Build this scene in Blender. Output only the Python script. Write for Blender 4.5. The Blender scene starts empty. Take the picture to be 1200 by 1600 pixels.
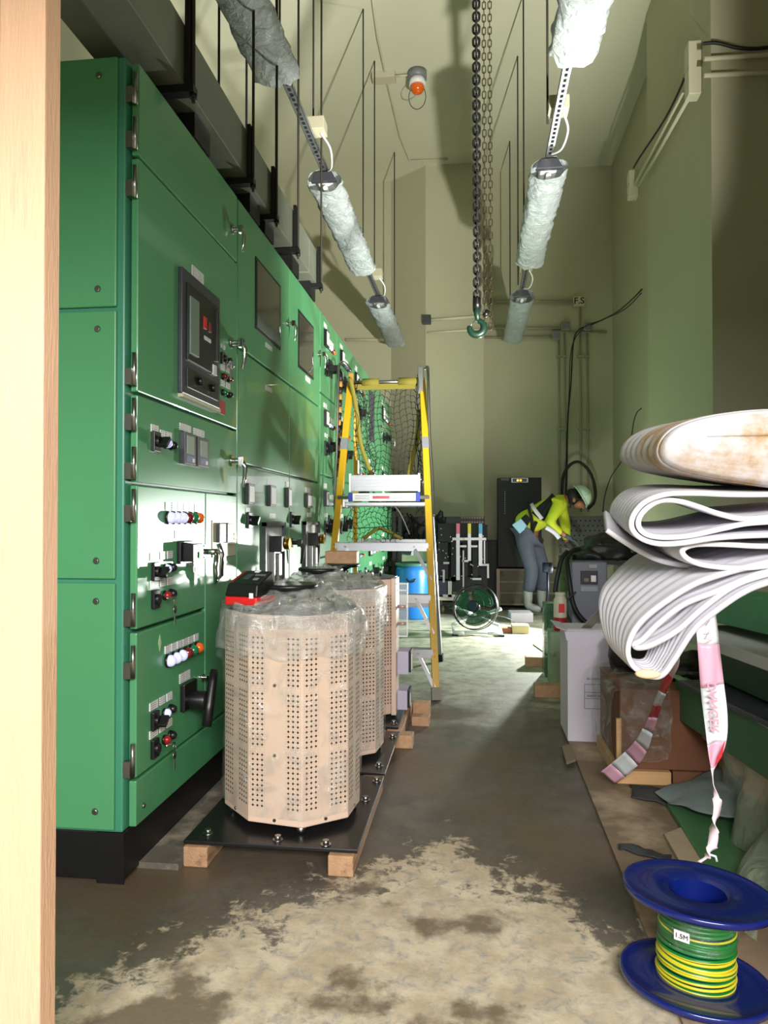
import bpy, bmesh, math, random
from mathutils import Vector as V, Matrix, noise as mnoise
random.seed(7)
C = bpy.context.scene.collection
SC = bpy.context.scene
PI = math.pi

# ---------------------------------------------------------------- camera, world, lights
H = 1.1
FPX = 26/36*1600
YAW = math.atan(142/FPX); PITCH = math.atan(15/math.hypot(FPX, 142))
cf = V((-math.sin(YAW)*math.cos(PITCH), math.cos(YAW)*math.cos(PITCH), math.sin(PITCH)))
cr = V((math.cos(YAW), math.sin(YAW), 0)); cu = cr.cross(cf)
cd = bpy.data.cameras.new('camera'); cam = bpy.data.objects.new('camera', cd); C.objects.link(cam)
cam.location = (0, 0, H); cam.rotation_euler = cf.to_track_quat('-Z', 'Y').to_euler()
cd.sensor_fit = 'VERTICAL'; cd.sensor_height = 36; cd.lens = 26; cd.clip_start = .05
SC.camera = cam
SC.view_settings.view_transform = 'Standard'; SC.view_settings.look = 'None'
SC.view_settings.exposure = 0.0; SC.view_settings.gamma = 1; SC.view_settings.use_curve_mapping = False
w = bpy.data.worlds.new('world'); SC.world = w; w.use_nodes = True
w.node_tree.nodes['Background'].inputs[0].default_value = (.78, .9, 1, 1)
w.node_tree.nodes['Background'].inputs[1].default_value = .25
def light(name, kind, loc, aim, power, col=(1,1,1), size=.1, sy=None, angle=60, blend=.3):
    l = bpy.data.lights.new(name, kind); o = bpy.data.objects.new(name, l); C.objects.link(o)
    o.location = loc; o.rotation_euler = (V(aim)-V(loc)).to_track_quat('-Z', 'Y').to_euler()
    l.energy = power; l.color = col
    if kind == 'AREA':
        l.size = size
        if sy: l.shape = 'RECTANGLE'; l.size_y = sy
    else: l.shadow_soft_size = size
    if kind == 'SPOT': l.spot_size = math.radians(angle); l.spot_blend = blend
    return o
# daylight through the open doorway behind the photographer
light('doorway_daylight', 'AREA', (.7, -3.0, 2.75), (-.2, 2.2, 1.5), 560, (1, .985, .96), 3.4, 1.15)
# work light low at the right of the doorway, throwing light up into the hall
light('work_light_doorway', 'SPOT', (1.28, 1.75, .75), (-.45, 8.5, 4.9), 1900, (1, .97, .88), .06, angle=64, blend=.5)
# the narrow bright part of the same floor light that reaches the first cabinets
light('work_light_beam', 'SPOT', (1.0, 7.3, .66), (-1.03, 2.85, .90), 900, (.97, 1, .96), .03, angle=9, blend=.5)
# work light on the floor far in, hidden behind the equipment on the right
light('work_light_floor', 'SPOT', (1.0, 7.5, .62), (-1.0, 6.4, .5), 430, (.97, 1, .93), .06, angle=150, blend=.3)
light('work_light_rear', 'POINT', (1.02, 7.9, .55), (0, 0, 0), 22, (1, 1, .95), .05)

# ---------------------------------------------------------------- helpers
def ray(px, py): return cf*FPX + cr*(px-600) - cu*(py-800)
def at(px, py, X=None, Y=None, Z=None):
    d = ray(px, py)
    t = X/d.x if X is not None else Y/d.y if Y is not None else (Z-H)/d.z
    return V((d.x*t, d.y*t, H+d.z*t))
def lin(c):
    f = lambda v: (v/255/12.92 if v/255 <= .04045 else ((v/255+.055)/1.055)**2.4)
    return (f(c[0]), f(c[1]), f(c[2]), 1)
MATS = {}
def nd(nt, t, **k):
    n = nt.nodes.new(t)
    for a, b in k.items(): setattr(n, a, b)
    return n
def mat(name, col, rough=.5, metal=0, n=0, ns=8, bump=0, bs=40, emit=0, alpha=1, dirt=None, ds=3, dth=.55, coat=0, stretch=None, trans=0, amp=None):
    if name in MATS: return MATS[name]
    m = bpy.data.materials.new(name); m.use_nodes = True; nt = m.node_tree; L = nt.links
    p = nt.nodes['Principled BSDF']; c = lin(col)
    p.inputs['Base Color'].default_value = c; p.inputs['Roughness'].default_value = rough
    p.inputs['Metallic'].default_value = metal; p.inputs['Coat Weight'].default_value = coat
    p.inputs['Transmission Weight'].default_value = trans; p.inputs['Alpha'].default_value = alpha
    tc = nd(nt, 'ShaderNodeTexCoord'); src = tc.outputs['Object']
    if stretch:
        mp = nd(nt, 'ShaderNodeMapping'); mp.inputs['Scale'].default_value = stretch
        L.new(src, mp.inputs[0]); src = mp.outputs[0]
    out = None
    if n or dirt:
        t = nd(nt, 'ShaderNodeTexNoise'); t.inputs['Scale'].default_value = ns; t.inputs['Detail'].default_value = 6
        L.new(src, t.inputs['Vector'])
        mx = nd(nt, 'ShaderNodeMix', data_type='RGBA')
        mx.inputs[6].default_value = tuple(v*(1-n) for v in c[:3])+(1,)
        mx.inputs[7].default_value = tuple(min(1, v*(1+n)) for v in c[:3])+(1,)
        L.new(t.outputs[0], mx.inputs[0]); out = mx.outputs[2]
        if dirt:
            t2 = nd(nt, 'ShaderNodeTexNoise'); t2.inputs['Scale'].default_value = ds; t2.inputs['Detail'].default_value = 8
            t2.inputs['Roughness'].default_value = .65
            L.new(src, t2.inputs['Vector'])
            r = nd(nt, 'ShaderNodeMapRange'); r.inputs[1].default_value = dth; r.inputs[2].default_value = dth+.15
            L.new(t2.outputs[0], r.inputs[0])
            m2 = nd(nt, 'ShaderNodeMix', data_type='RGBA'); m2.inputs[7].default_value = lin(dirt)
            L.new(r.outputs[0], m2.inputs[0]); L.new(out, m2.inputs[6]); out = m2.outputs[2]
        L.new(out, p.inputs['Base Color'])
    if bump:
        t = nd(nt, 'ShaderNodeTexNoise'); t.inputs['Scale'].default_value = bs; t.inputs['Detail'].default_value = 5
        L.new(src, t.inputs['Vector'])
        b = nd(nt, 'ShaderNodeBump'); b.inputs['Strength'].default_value = bump; b.inputs['Distance'].default_value = .01
        L.new(t.outputs[0], b.inputs['Height']); L.new(b.outputs[0], p.inputs['Normal'])
    if emit:
        p.inputs['Emission Color'].default_value = c; p.inputs['Emission Strength'].default_value = emit
    MATS[name] = m; return m
def film(name, col=(235, 240, 238), cover=.2, scale=9, bump=1.0, rough=.12, gl=.3, opaque=.75):
    """thin clear plastic: transparent, with crinkles that catch light"""
    m = bpy.data.materials.new(name); m.use_nodes = True; nt = m.node_tree; L = nt.links; nt.nodes.clear()
    o = nd(nt, 'ShaderNodeOutputMaterial'); tc = nd(nt, 'ShaderNodeTexCoord')
    t = nd(nt, 'ShaderNodeTexNoise'); t.inputs['Scale'].default_value = scale; t.inputs['Detail'].default_value = 8; t.inputs['Roughness'].default_value = .6
    t.inputs['Distortion'].default_value = 1.5
    L.new(tc.outputs['Object'], t.inputs['Vector'])
    b = nd(nt, 'ShaderNodeBump'); b.inputs['Strength'].default_value = bump; b.inputs['Distance'].default_value = .03
    L.new(t.outputs[0], b.inputs['Height'])
    tr = nd(nt, 'ShaderNodeBsdfTransparent'); tr.inputs[0].default_value = (.96, .97, .96, 1)
    g = nd(nt, 'ShaderNodeBsdfGlossy'); g.inputs['Roughness'].default_value = rough; L.new(b.outputs[0], g.inputs['Normal'])
    d = nd(nt, 'ShaderNodeBsdfDiffuse'); d.inputs[0].default_value = lin(col); L.new(b.outputs[0], d.inputs['Normal'])
    m1 = nd(nt, 'ShaderNodeMixShader'); m1.inputs[0].default_value = gl; L.new(d.outputs[0], m1.inputs[1]); L.new(g.outputs[0], m1.inputs[2])
    r = nd(nt, 'ShaderNodeMapRange'); r.inputs[1].default_value = .45; r.inputs[2].default_value = .75
    r.inputs[3].default_value = cover; r.inputs[4].default_value = opaque
    L.new(t.outputs[0], r.inputs[0])
    m2 = nd(nt, 'ShaderNodeMixShader'); L.new(r.outputs[0], m2.inputs[0]); L.new(tr.outputs[0], m2.inputs[1]); L.new(m1.outputs[0], m2.inputs[2])
    L.new(m2.outputs[0], o.inputs[0]); MATS[name] = m; return m

class MB:
    def __init__(s): s.v = []; s.f = []; s.sm = []
    def add(s, vs, fs, smooth=False):
        k = len(s.v); s.v += [V(p) for p in vs]; s.f += [[k+i for i in f] for f in fs]; s.sm += [smooth]*len(fs); return s
    def box(s, x0, x1, y0, y1, z0, z1, M=None):
        x0, x1 = min(x0, x1), max(x0, x1); y0, y1 = min(y0, y1), max(y0, y1); z0, z1 = min(z0, z1), max(z0, z1)
        vs = [V((x, y, z)) for z in (z0, z1) for y in (y0, y1) for x in (x0, x1)]
        if M: vs = [M@p for p in vs]
        return s.add(vs, [(0, 2, 3, 1), (4, 5, 7, 6), (0, 1, 5, 4), (2, 6, 7, 3), (0, 4, 6, 2), (1, 3, 7, 5)])
    def beam(s, a, b, w, h, up=(0, 0, 1)):
        a, b = V(a), V(b); d = (b-a).normalized(); u = V(up); x = d.cross(u)
        if x.length < 1e-4: x = d.cross(V((0, 1, 0)))
        x.normalize(); u = x.cross(d).normalized()
        vs = [p+x*i*w/2+u*j*h/2 for p in (a, b) for i, j in ((-1, -1), (1, -1), (1, 1), (-1, 1))]
        return s.add(vs, [(3, 2, 1, 0), (4, 5, 6, 7), (0, 1, 5, 4), (1, 2, 6, 5), (2, 3, 7, 6), (3, 0, 4, 7)])
    def cyl(s, a, b, r, r2=None, n=16, caps=True):
        a, b = V(a), V(b); r2 = r if r2 is None else r2
        d = (b-a).normalized(); x = d.orthogonal().normalized(); y = d.cross(x)
        k = len(s.v)
        for p, q in ((a, r), (b, r2)):
            s.v += [p+(x*math.cos(2*PI*i/n)+y*math.sin(2*PI*i/n))*q for i in range(n)]
        for i in range(n): s.f.append([k+i, k+(i+1) % n, k+n+(i+1) % n, k+n+i]); s.sm.append(True)
        if caps:
            s.f.append([k+i for i in range(n)][::-1]); s.f.append([k+n+i for i in range(n)]); s.sm += [False]*2
        return s
    def tube(s, pts, r, n=8, closed=False):
        pts = [V(p) for p in pts]; N = len(pts); k = len(s.v)
        rr = r if isinstance(r, (list, tuple)) else [r]*N
        px = None
        for i, p in enumerate(pts):
            a = pts[(i-1) % N] if (i or closed) else p; b = pts[(i+1) % N] if (i < N-1 or closed) else p
            d = (b-a).normalized() if (b-a).length > 1e-9 else V((0, 0, 1))
            x = d.orthogonal() if px is None else px-d*px.dot(d)
            if x.length < 1e-6: x = d.orthogonal()
            x.normalize(); px = x; y = d.cross(x)
            s.v += [p+(x*math.cos(2*PI*j/n)+y*math.sin(2*PI*j/n))*rr[i] for j in range(n)]
        for i in range(N if closed else N-1):
            for j in range(n):
                a = k+i*n; b = k+((i+1) % N)*n
                s.f.append([a+j, a+(j+1) % n, b+(j+1) % n, b+j]); s.sm.append(True)
        if not closed:
            s.f.append([k+j for j in range(n)][::-1]); s.f.append([k+(N-1)*n+j for j in range(n)]); s.sm += [False]*2
        return s
    def lathe(s, prof, o, n=32, M=None, smooth=True):
        o = V(o); k = len(s.v); m = len(prof)
        for r, z in prof:
            for j in range(n):
                p = V((r*math.cos(2*PI*j/n), r*math.sin(2*PI*j/n), z))
                s.v.append((M@p if M else p)+o)
        for i in range(m-1):
            for j in range(n):
                s.f.append([k+i*n+j, k+i*n+(j+1) % n, k+(i+1)*n+(j+1) % n, k+(i+1)*n+j]); s.sm.append(smooth)
        return s
    def prism(s, poly, ext, o=(0, 0, 0)):
        """polygon of 3-D points pushed along ext"""
        k = len(s.v); n = len(poly); e = V(ext)
        s.v += [V(p)+V(o) for p in poly]+[V(p)+V(o)+e for p in poly]
        s.f.append([k+i for i in range(n)][::-1]); s.f.append([k+n+i for i in range(n)]); s.sm += [False]*2
        for i in range(n): s.f.append([k+i, k+(i+1) % n, k+n+(i+1) % n, k+n+i]); s.sm.append(False)
        return s
    def ball(s, c, rx, ry=None, rz=None, n=14, m=9, M=None, jit=0):
        ry = ry or rx; rz = rz or rx; c = V(c); k = len(s.v)
        for i in range(m+1):
            t = PI*i/m
            for j in range(n):
                q = 2*PI*j/n; p = V((rx*math.sin(t)*math.cos(q), ry*math.sin(t)*math.sin(q), rz*math.cos(t)))
                if jit: p *= 1+jit*mnoise.noise(V((p+c)*14))
                s.v.append((M@p if M else p)+c)
        for i in range(m):
            for j in range(n): s.f.append([k+i*n+j, k+(i+1)*n+j, k+(i+1)*n+(j+1) % n, k+i*n+(j+1) % n]); s.sm.append(True)
        return s
    def grid(s, rows, smooth=True):
        """rows: list of equal-length point lists"""
        k = len(s.v); n = len(rows[0])
        for r in rows: s.v += [V(p) for p in r]
        for i in range(len(rows)-1):
            for j in range(n-1): s.f.append([k+i*n+j, k+i*n+j+1, k+(i+1)*n+j+1, k+(i+1)*n+j]); s.sm.append(smooth)
        return s
    def build(s, name, m, parent=None, bevel=0, solid=0, sub=0, seg=2):
        me = bpy.data.meshes.new(name)
        off = wl(parent) if parent else V((0, 0, 0))
        if parent is None and s.v:
            lo = V([min(p[i] for p in s.v) for i in range(3)]); hi = V([max(p[i] for p in s.v) for i in range(3)])
            off = V(((lo.x+hi.x)/2, (lo.y+hi.y)/2, lo.z))
        me.from_pydata([p-off for p in s.v], [], s.f); me.update()
        me.polygons.foreach_set('use_smooth', s.sm)
        bm = bmesh.new(); bm.from_mesh(me)
        if not solid: bmesh.ops.remove_doubles(bm, verts=bm.verts, dist=1e-6)
        bmesh.ops.recalc_face_normals(bm, faces=bm.faces); bm.to_mesh(me); bm.free()
        me.materials.append(m)
        o = bpy.data.objects.new(name, me); C.objects.link(o)
        if parent: o.parent = parent
        else: o.location = off
        if solid:
            q = o.modifiers.new('s', 'SOLIDIFY'); q.thickness = solid; q.offset = 0
        if bevel:
            q = o.modifiers.new('b', 'BEVEL'); q.width = bevel; q.segments = seg; q.limit_method = 'ANGLE'; q.angle_limit = .7
        if sub:
            q = o.modifiers.new('u', 'SUBSURF'); q.levels = sub; q.render_levels = sub
        return o
def wl(o):
    p = V((0, 0, 0))
    while o: p = p+o.location; o = o.parent
    return p
def tag(o, label=None, cat=None, group=None, kind=None):
    if label: o['label'] = label
    if cat: o['category'] = cat
    if group: o['group'] = group
    if kind: o['kind'] = kind
    return o
def thing(name, label, cat, loc=(0, 0, 0), group=None):
    o = bpy.data.objects.new(name, None); C.objects.link(o); o.location = loc; o.empty_display_size = .05
    return tag(o, label, cat, group)
def struct(o): o['kind'] = 'structure'; return o
def copy_tree(o, parent=None):
    c = o.copy(); C.objects.link(c)
    if parent: c.parent = parent
    for ch in list(o.children): copy_tree(ch, c)
    return c
def text(body, size, loc, xd, yd, m, parent, name='lettering', off=.0006, bold=0, squash=1):
    cu_ = bpy.data.curves.new('txt', 'FONT'); cu_.body = body; cu_.size = size; cu_.align_x = 'CENTER'; cu_.align_y = 'CENTER'
    cu_.extrude = off; cu_.offset = bold
    t = bpy.data.objects.new('txt', cu_); C.objects.link(t)
    dg = bpy.context.evaluated_depsgraph_get(); me = bpy.data.meshes.new_from_object(t.evaluated_get(dg))
    bpy.data.objects.remove(t)
    x = V(xd).normalized(); y = V(yd).normalized(); z = x.cross(y)
    o0 = wl(parent)
    for vv in me.vertices:
        p = vv.co; vv.co = V(loc)+x*p.x*squash+y*p.y+z*p.z-o0
    me.materials.clear(); me.materials.append(m)
    o = bpy.data.objects.new(name, me); C.objects.link(o); o.parent = parent; return o
def bez(pts, n=8):
    """Catmull-Rom through points"""
    pts = [V(p) for p in pts]; out = []
    for i in range(len(pts)-1):
        a = pts[max(i-1, 0)]; b = pts[i]; c = pts[i+1]; d = pts[min(i+2, len(pts)-1)]
        for k in range(n):
            t = k/n
            out.append(.5*((2*b)+(c-a)*t+(2*a-5*b+4*c-d)*t*t+(3*b-a-3*c+d)*t**3))
    out.append(pts[-1]); return out
def nz(p, s=1.0, seed=0): return mnoise.noise(V(p)*s+V((seed*3.7, seed*1.3, seed*9.1)))

# ---------------------------------------------------------------- materials
M_green = mat('green_enamel', (80, 150, 102), .33, n=.05, ns=3, bump=.03, bs=300, coat=.2)
M_green_edge = mat('green_teal_enamel', (64, 136, 108), .35)
M_black = mat('black_paint', (20, 20, 21), .4, n=.3, ns=20, dirt=(70, 66, 60), ds=14, dth=.66)
M_blk = mat('black_plastic', (18, 18, 20), .35)
M_blkr = mat('black_rubber', (14, 14, 15), .55)
M_cloth = mat('black_fabric', (16, 17, 19), .9, bump=.5, bs=60)
M_chrome = mat('chrome', (205, 205, 205), .12, 1)
M_steel = mat('brushed_steel', (165, 165, 162), .3, 1, n=.1)
M_alu = mat('aluminium', (178, 180, 186), .36, .85, n=.06, ns=30)
M_galv = mat('galvanised_steel', (128, 134, 120), .5, .35, n=.12, ns=12)
M_dkst = mat('dark_steel', (42, 42, 42), .5, .6)
M_white = mat('white_plastic', (225, 226, 228), .4)
M_cream = mat('cream_painted_metal', (190, 186, 160), .5)
M_beige = mat('beige_enamel', (214, 186, 166), .42, n=.04, ns=5)
M_hole = mat('dark_opening', (12, 10, 9), .9)
M_dot = mat('small_perforation', (120, 92, 78), .8)
M_wood = mat('raw_timber', (176, 138, 104), .75, n=.3, ns=6, bump=.35, bs=30, stretch=(6, 1, 6), dirt=(96, 58, 40), ds=2, dth=.56)
M_woodx = mat('pale_pine', (214, 170, 118), .7, n=.2, ns=5, bump=.2, bs=30, stretch=(1, 6, 8), dirt=(130, 80, 50), ds=2.5, dth=.62)
M_post = mat('planed_timber', (232, 188, 152), .7, n=.12, ns=4, bump=.25, bs=25, stretch=(8, 8, 1), dirt=(214, 162, 140), ds=2, dth=.55)
M_yel = mat('yellow_fibreglass', (190, 150, 26), .4, n=.05)
M_strap = mat('olive_webbing', (122, 114, 38), .8, bump=.4, bs=200)
M_red = mat('red_plastic', (200, 32, 30), .35)
M_cu = mat('copper', (200, 120, 84), .3, 1)
M_brass = mat('brass', (190, 150, 60), .25, 1)
M_glass_dark = mat('smoked_glass', (62, 60, 56), .06, coat=1)
M_grey = mat('grey_plastic', (120, 122, 128), .45)
M_dkgrey = mat('dark_grey_plastic', (60, 62, 68), .45)
M_card = mat('white_cardboard', (214, 208, 222), .8, n=.03)
M_bcard = mat('brown_cardboard', (128, 84, 60), .85, n=.12, ns=8)
M_rod = mat('rusty_threaded_rod', (44, 40, 32), .7, .2)
M_wire = mat('black_cable', (22, 23, 26), .5)
M_film = film('clear_stretch_film', cover=.05, scale=9, opaque=.4, gl=.6)
M_filmtop = film('crumpled_stretch_film', col=(236, 238, 234), cover=.3, scale=13, opaque=.6, gl=.55)
M_bag = film('milky_plastic_bag', col=(196, 206, 208), cover=.86, scale=12, opaque=.97, gl=.22, rough=.25)
M_bag2 = film('dusty_plastic_sheet', col=(150, 160, 140), cover=.55, scale=6, opaque=.9, gl=.2, rough=.3)
M_net = mat('black_cord', (12, 14, 14), .8)
M_lampw = mat('lit_white_lamp', (196, 198, 240), .3, emit=.55)
M_lampwo = mat('white_lamp_lens', (200, 205, 235), .25, coat=.5)
M_lampr = mat('red_lamp_lens', (110, 14, 20), .2, coat=.8)
M_lampg = mat('green_lamp_lens', (10, 110, 70), .2, coat=.8)
M_lampo = mat('orange_lamp_lens', (222, 96, 24), .2, coat=.8)
M_skin = mat('skin', (150, 98, 72), .55, n=.06)
M_acr = mat('clear_acrylic', (235, 245, 245), .05, alpha=.22)
def label_mat():
    m = bpy.data.materials.new('printed_label'); m.use_nodes = True; nt = m.node_tree; L = nt.links
    p = nt.nodes['Principled BSDF']; p.inputs['Roughness'].default_value = .4
    tc = nd(nt, 'ShaderNodeTexCoord'); mp = nd(nt, 'ShaderNodeMapping'); mp.inputs['Scale'].default_value = (1, 150, 1)
    L.new(tc.outputs['Object'], mp.inputs[0]); t = nd(nt, 'ShaderNodeTexNoise'); t.inputs['Scale'].default_value = 3
    L.new(mp.outputs[0], t.inputs['Vector'])
    wv = nd(nt, 'ShaderNodeTexWave', bands_direction='Z'); wv.inputs['Scale'].default_value = 45; L.new(tc.outputs['Object'], wv.inputs[0])
    a = nd(nt, 'ShaderNodeMath', operation='GREATER_THAN'); a.inputs[1].default_value = .52; L.new(t.outputs[0], a.inputs[0])
    b = nd(nt, 'ShaderNodeMath', operation='GREATER_THAN'); b.inputs[1].default_value = .6; L.new(wv.outputs[1], b.inputs[0])
    c = nd(nt, 'ShaderNodeMath', operation='MULTIPLY'); L.new(a.outputs[0], c.inputs[0]); L.new(b.outputs[0], c.inputs[1])
    mx = nd(nt, 'ShaderNodeMix', data_type='RGBA'); mx.inputs[6].default_value = lin((222, 222, 222)); mx.inputs[7].default_value = lin((120, 120, 122))
    L.new(c.outputs[0], mx.inputs[0]); L.new(mx.outputs[2], p.inputs['Base Color']); return m
M_label = label_mat()

def floor_mat():
    m = bpy.data.materials.new('wet_dusty_daylit_concrete'); m.use_nodes = True; nt = m.node_tree; L = nt.links
    p = nt.nodes['Principled BSDF']; g = nd(nt, 'ShaderNodeNewGeometry'); sx = nd(nt, 'ShaderNodeSeparateXYZ'); L.new(g.outputs[0], sx.inputs[0])
    def mth(op, a, b=None, c=None):
        n = nd(nt, 'ShaderNodeMath', operation=op)
        for i, q in enumerate((a, b, c)):
            if q is None: continue
            if isinstance(q, (int, float)): n.inputs[i].default_value = q
            else: L.new(q, n.inputs[i])
        return n.outputs[0]
    def noi(s, d=8, r=.6, dist=0):
        t = nd(nt, 'ShaderNodeTexNoise'); t.inputs['Scale'].default_value = s; t.inputs['Detail'].default_value = d; t.inputs['Roughness'].default_value = r
        t.inputs['Distortion'].default_value = dist
        L.new(g.outputs[0], t.inputs['Vector']); return t.outputs[0]
    def rng(x, a, b):
        r = nd(nt, 'ShaderNodeMapRange', interpolation_type='SMOOTHSTEP'); r.inputs[1].default_value = a; r.inputs[2].default_value = b; L.new(x, r.inputs[0]); return r.outputs[0]
    def mix(f, a, b):
        n = nd(nt, 'ShaderNodeMix', data_type='RGBA')
        L.new(f, n.inputs[0])
        for i, q in ((6, a), (7, b)):
            if isinstance(q, tuple): n.inputs[i].default_value = lin(q)
            else: L.new(q, n.inputs[i])
        return n.outputs[2]
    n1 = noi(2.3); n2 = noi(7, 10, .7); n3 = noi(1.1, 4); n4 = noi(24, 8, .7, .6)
    wet_shaded = mix(rng(n2, .3, .7), (74, 71, 66), (104, 98, 88))  # damp floor; shade past the daylight edge is in the colour too
    wet_shaded = mix(rng(n3, .42, .62), wet_shaded, (98, 84, 66))
    dry_daylit = mix(rng(n2, .35, .65), (186, 168, 140), (216, 202, 176))
    dry_daylit = mix(rng(n4, .45, .75), dry_daylit, (150, 148, 146))
    dry_daylit = mix(rng(n1, .52, .6), dry_daylit, (122, 108, 88))
    # dust and the daylight patch painted in near the doorway: a wedge narrowing inward
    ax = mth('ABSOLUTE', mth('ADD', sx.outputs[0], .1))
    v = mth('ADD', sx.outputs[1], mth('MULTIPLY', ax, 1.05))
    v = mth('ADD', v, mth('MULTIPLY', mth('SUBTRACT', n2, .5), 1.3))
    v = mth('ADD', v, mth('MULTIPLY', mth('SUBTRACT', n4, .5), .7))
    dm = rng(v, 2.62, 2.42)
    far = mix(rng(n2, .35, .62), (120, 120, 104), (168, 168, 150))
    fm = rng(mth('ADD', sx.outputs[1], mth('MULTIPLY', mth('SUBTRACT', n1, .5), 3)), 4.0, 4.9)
    col = mix(fm, wet_shaded, far); col = mix(dm, col, dry_daylit)
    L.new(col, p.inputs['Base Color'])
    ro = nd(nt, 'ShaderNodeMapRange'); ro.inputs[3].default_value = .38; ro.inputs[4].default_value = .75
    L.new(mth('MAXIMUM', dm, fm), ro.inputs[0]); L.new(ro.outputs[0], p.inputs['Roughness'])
    b = nd(nt, 'ShaderNodeBump'); b.inputs['Strength'].default_value = .25; b.inputs['Distance'].default_value = .01
    L.new(n4, b.inputs['Height']); L.new(b.outputs[0], p.inputs['Normal']); return m
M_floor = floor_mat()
M_wall = mat('painted_plaster_wall', (178, 177, 150), .75, n=.05, ns=1.2, bump=.05, bs=60)
M_ceil = mat('painted_ceiling', (204, 204, 180), .8, n=.04, ns=1.0)
# ---------------------------------------------------------------- the hall
CZ = 5.85
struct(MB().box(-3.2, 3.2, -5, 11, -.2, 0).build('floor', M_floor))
struct(MB().box(-3.2, 3.2, -.6, 11, CZ, CZ+.2).build('ceiling', M_ceil))
struct(MB().box(-3.2, -2.95, -.6, 11, 0, CZ).build('wall_left', M_wall))
M_blkwall = M_wall
b = MB()   # back wall with a splayed column in the middle
b.prism([(-2.95, 10.2, 0), (-1.154, 10.2, 0), (-.645, 9.8, 0), (.116, 9.8, 0), (.116, 10.1, 0), (2.0, 10.1, 0), (2.0, 10.7, 0), (-2.95, 10.7, 0)], (0, 0, CZ))
struct(b.build('wall_back', M_wall))
b = MB()   # right wall with a projecting pier
b.prism([(1.82, 10.1, 0), (1.82, 7.1, 0), (1.6, 7.1, 0), (1.6, 5.23, 0), (2.6, 5.23, 0), (2.6, -.6, 0), (3.0, -.6, 0), (3.0, 10.1, 0)], (0, 0, CZ))
struct(b.build('wall_right', M_wall))
# wall with the doorway behind the photographer
b = MB(); b.box(-2.95, -1.7, -.6, -.4, 0, CZ); b.box(1.9, 2.6, -.6, -.4, 0, CZ); b.box(-1.7, 1.9, -.6, -.4, 2.3, CZ)
struct(b.build('wall_front', M_wall))
struct(MB().prism([(.44, .6, .0), (2.6, .6, 0), (2.6, 5.2, 0), (.46, 3.9, 0)], (0, 0, .012)).build('trim_1', mat('brown_concrete_strip', (122, 104, 84), .7, n=.2, ns=5, bump=.3, bs=25, dirt=(176, 156, 130), ds=2.5, dth=.5)))
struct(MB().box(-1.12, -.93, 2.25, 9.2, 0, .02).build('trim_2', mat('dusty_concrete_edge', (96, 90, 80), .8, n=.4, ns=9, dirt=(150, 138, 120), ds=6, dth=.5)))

# timber door jamb at the left of the picture
b = MB(); b.box(-.90, -.806, 1.3, 1.354, 0, 3.4)
tag(b.build('timber_post', M_post, bevel=.003), 'pale timber post standing at the left edge of the doorway', 'post')

# ---------------------------------------------------------------- switchgear
XF = -1.034; XB = -1.058
def FY(px): return at(px, 815, X=XF).y
def FZ(px, py): return at(px, py, X=XF).z
def sub(parent, name, m, y0, y1, z0, z1, t=.004, x=XF, bevel=0, x0=None):
    return MB().box(x if x0 is None else x0, x+t, y0, y1, z0, z1).build(name, m, parent, bevel=bevel)
def door(cab, y0, y1, z0, z1, name='door'):
    d = MB().box(XB, XF, y0, y1, z0, z1).build(name, M_green, cab, bevel=.004)
    return d
def handle(d, y, z, s=1.0, m=None, flip=1):
    m = m or M_chrome
    b = MB(); b.cyl((XF, y, z), (XF+.008, y, z), .026*s); b.cyl((XF, y, z), (XF+.055*s, y, z), .012*s)
    b.box(XF+.035*s, XF+.06*s, y-.014*s, y+.014*s, z-.022*s, z+.018*s)
    b.tube([(XF+.05*s, y, z), (XF+.064*s, y+.004, z-.03*s), (XF+.06*s, y+.006, z-.08*s), (XF+.052*s, y+.006, z-.12*s)], [.011*s, .012*s, .010*s, .006*s])
    return b.build('handle', m, d, bevel=.002)
def lamp(d, y, z, m, r=.014):
    b = MB(); b.cyl((XF, y, z), (XF+.008, y, z), r*1.1); b.build('lamp_bezel', M_blk, d)
    b = MB(); b.ball((XF+.012, y, z), r*.95, n=14, m=8); return b.build('indicator_lamp', m, d)
def label(d, y0, y1, z0, z1): return sub(d, 'label_plate', M_label, y0, y1, z0, z1, .003)
def knob(d, y, z, s=.026, arm=True, base=True):
    b = MB()
    if base: b.box(XF, XF+.012, y-s*.95, y+s*.95, z-s*1.25, z+s*1.25)
    b.cyl((XF, y, z), (XF+.022, y, z), s*.7)
    if arm: b.beam((XF+.034, y-s*.5, z-s*.6), (XF+.034, y+s*.7, z+s*.5), s*.55, s*1.1, up=(1, 0, 0))
    return b.build('selector_switch', M_blk, d, bevel=.002)
def hinge(d, z, h=.1):
    b = MB(); b.cyl((XF-.006, d_y0[0]-.012, z-h/2), (XF-.006, d_y0[0]-.012, z+h/2), .007, n=10); b.box(XF-.03, XF-.008, d_y0[0]-.028, d_y0[0]-.006, z-h/2, z)
    return b.build('hinge', M_steel, d)
d_y0 = [0]
ZT = 2.53
def screw(parent, x, y, z, r=.011, ax='y'):
    a = V((x, y, z)); dirv = V((0, -1, 0)) if ax == 'y' else V((1, 0, 0))
    MB().cyl(a, a+dirv*.005, r, r*.7, n=12).build('screw', M_steel, parent)
def plinth(cab, y0, y1):
    b = MB(); b.box(-2.15, XB-.002, y0, y1, .008, .155); b.build('plinth', M_black, cab, bevel=.004)

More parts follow.
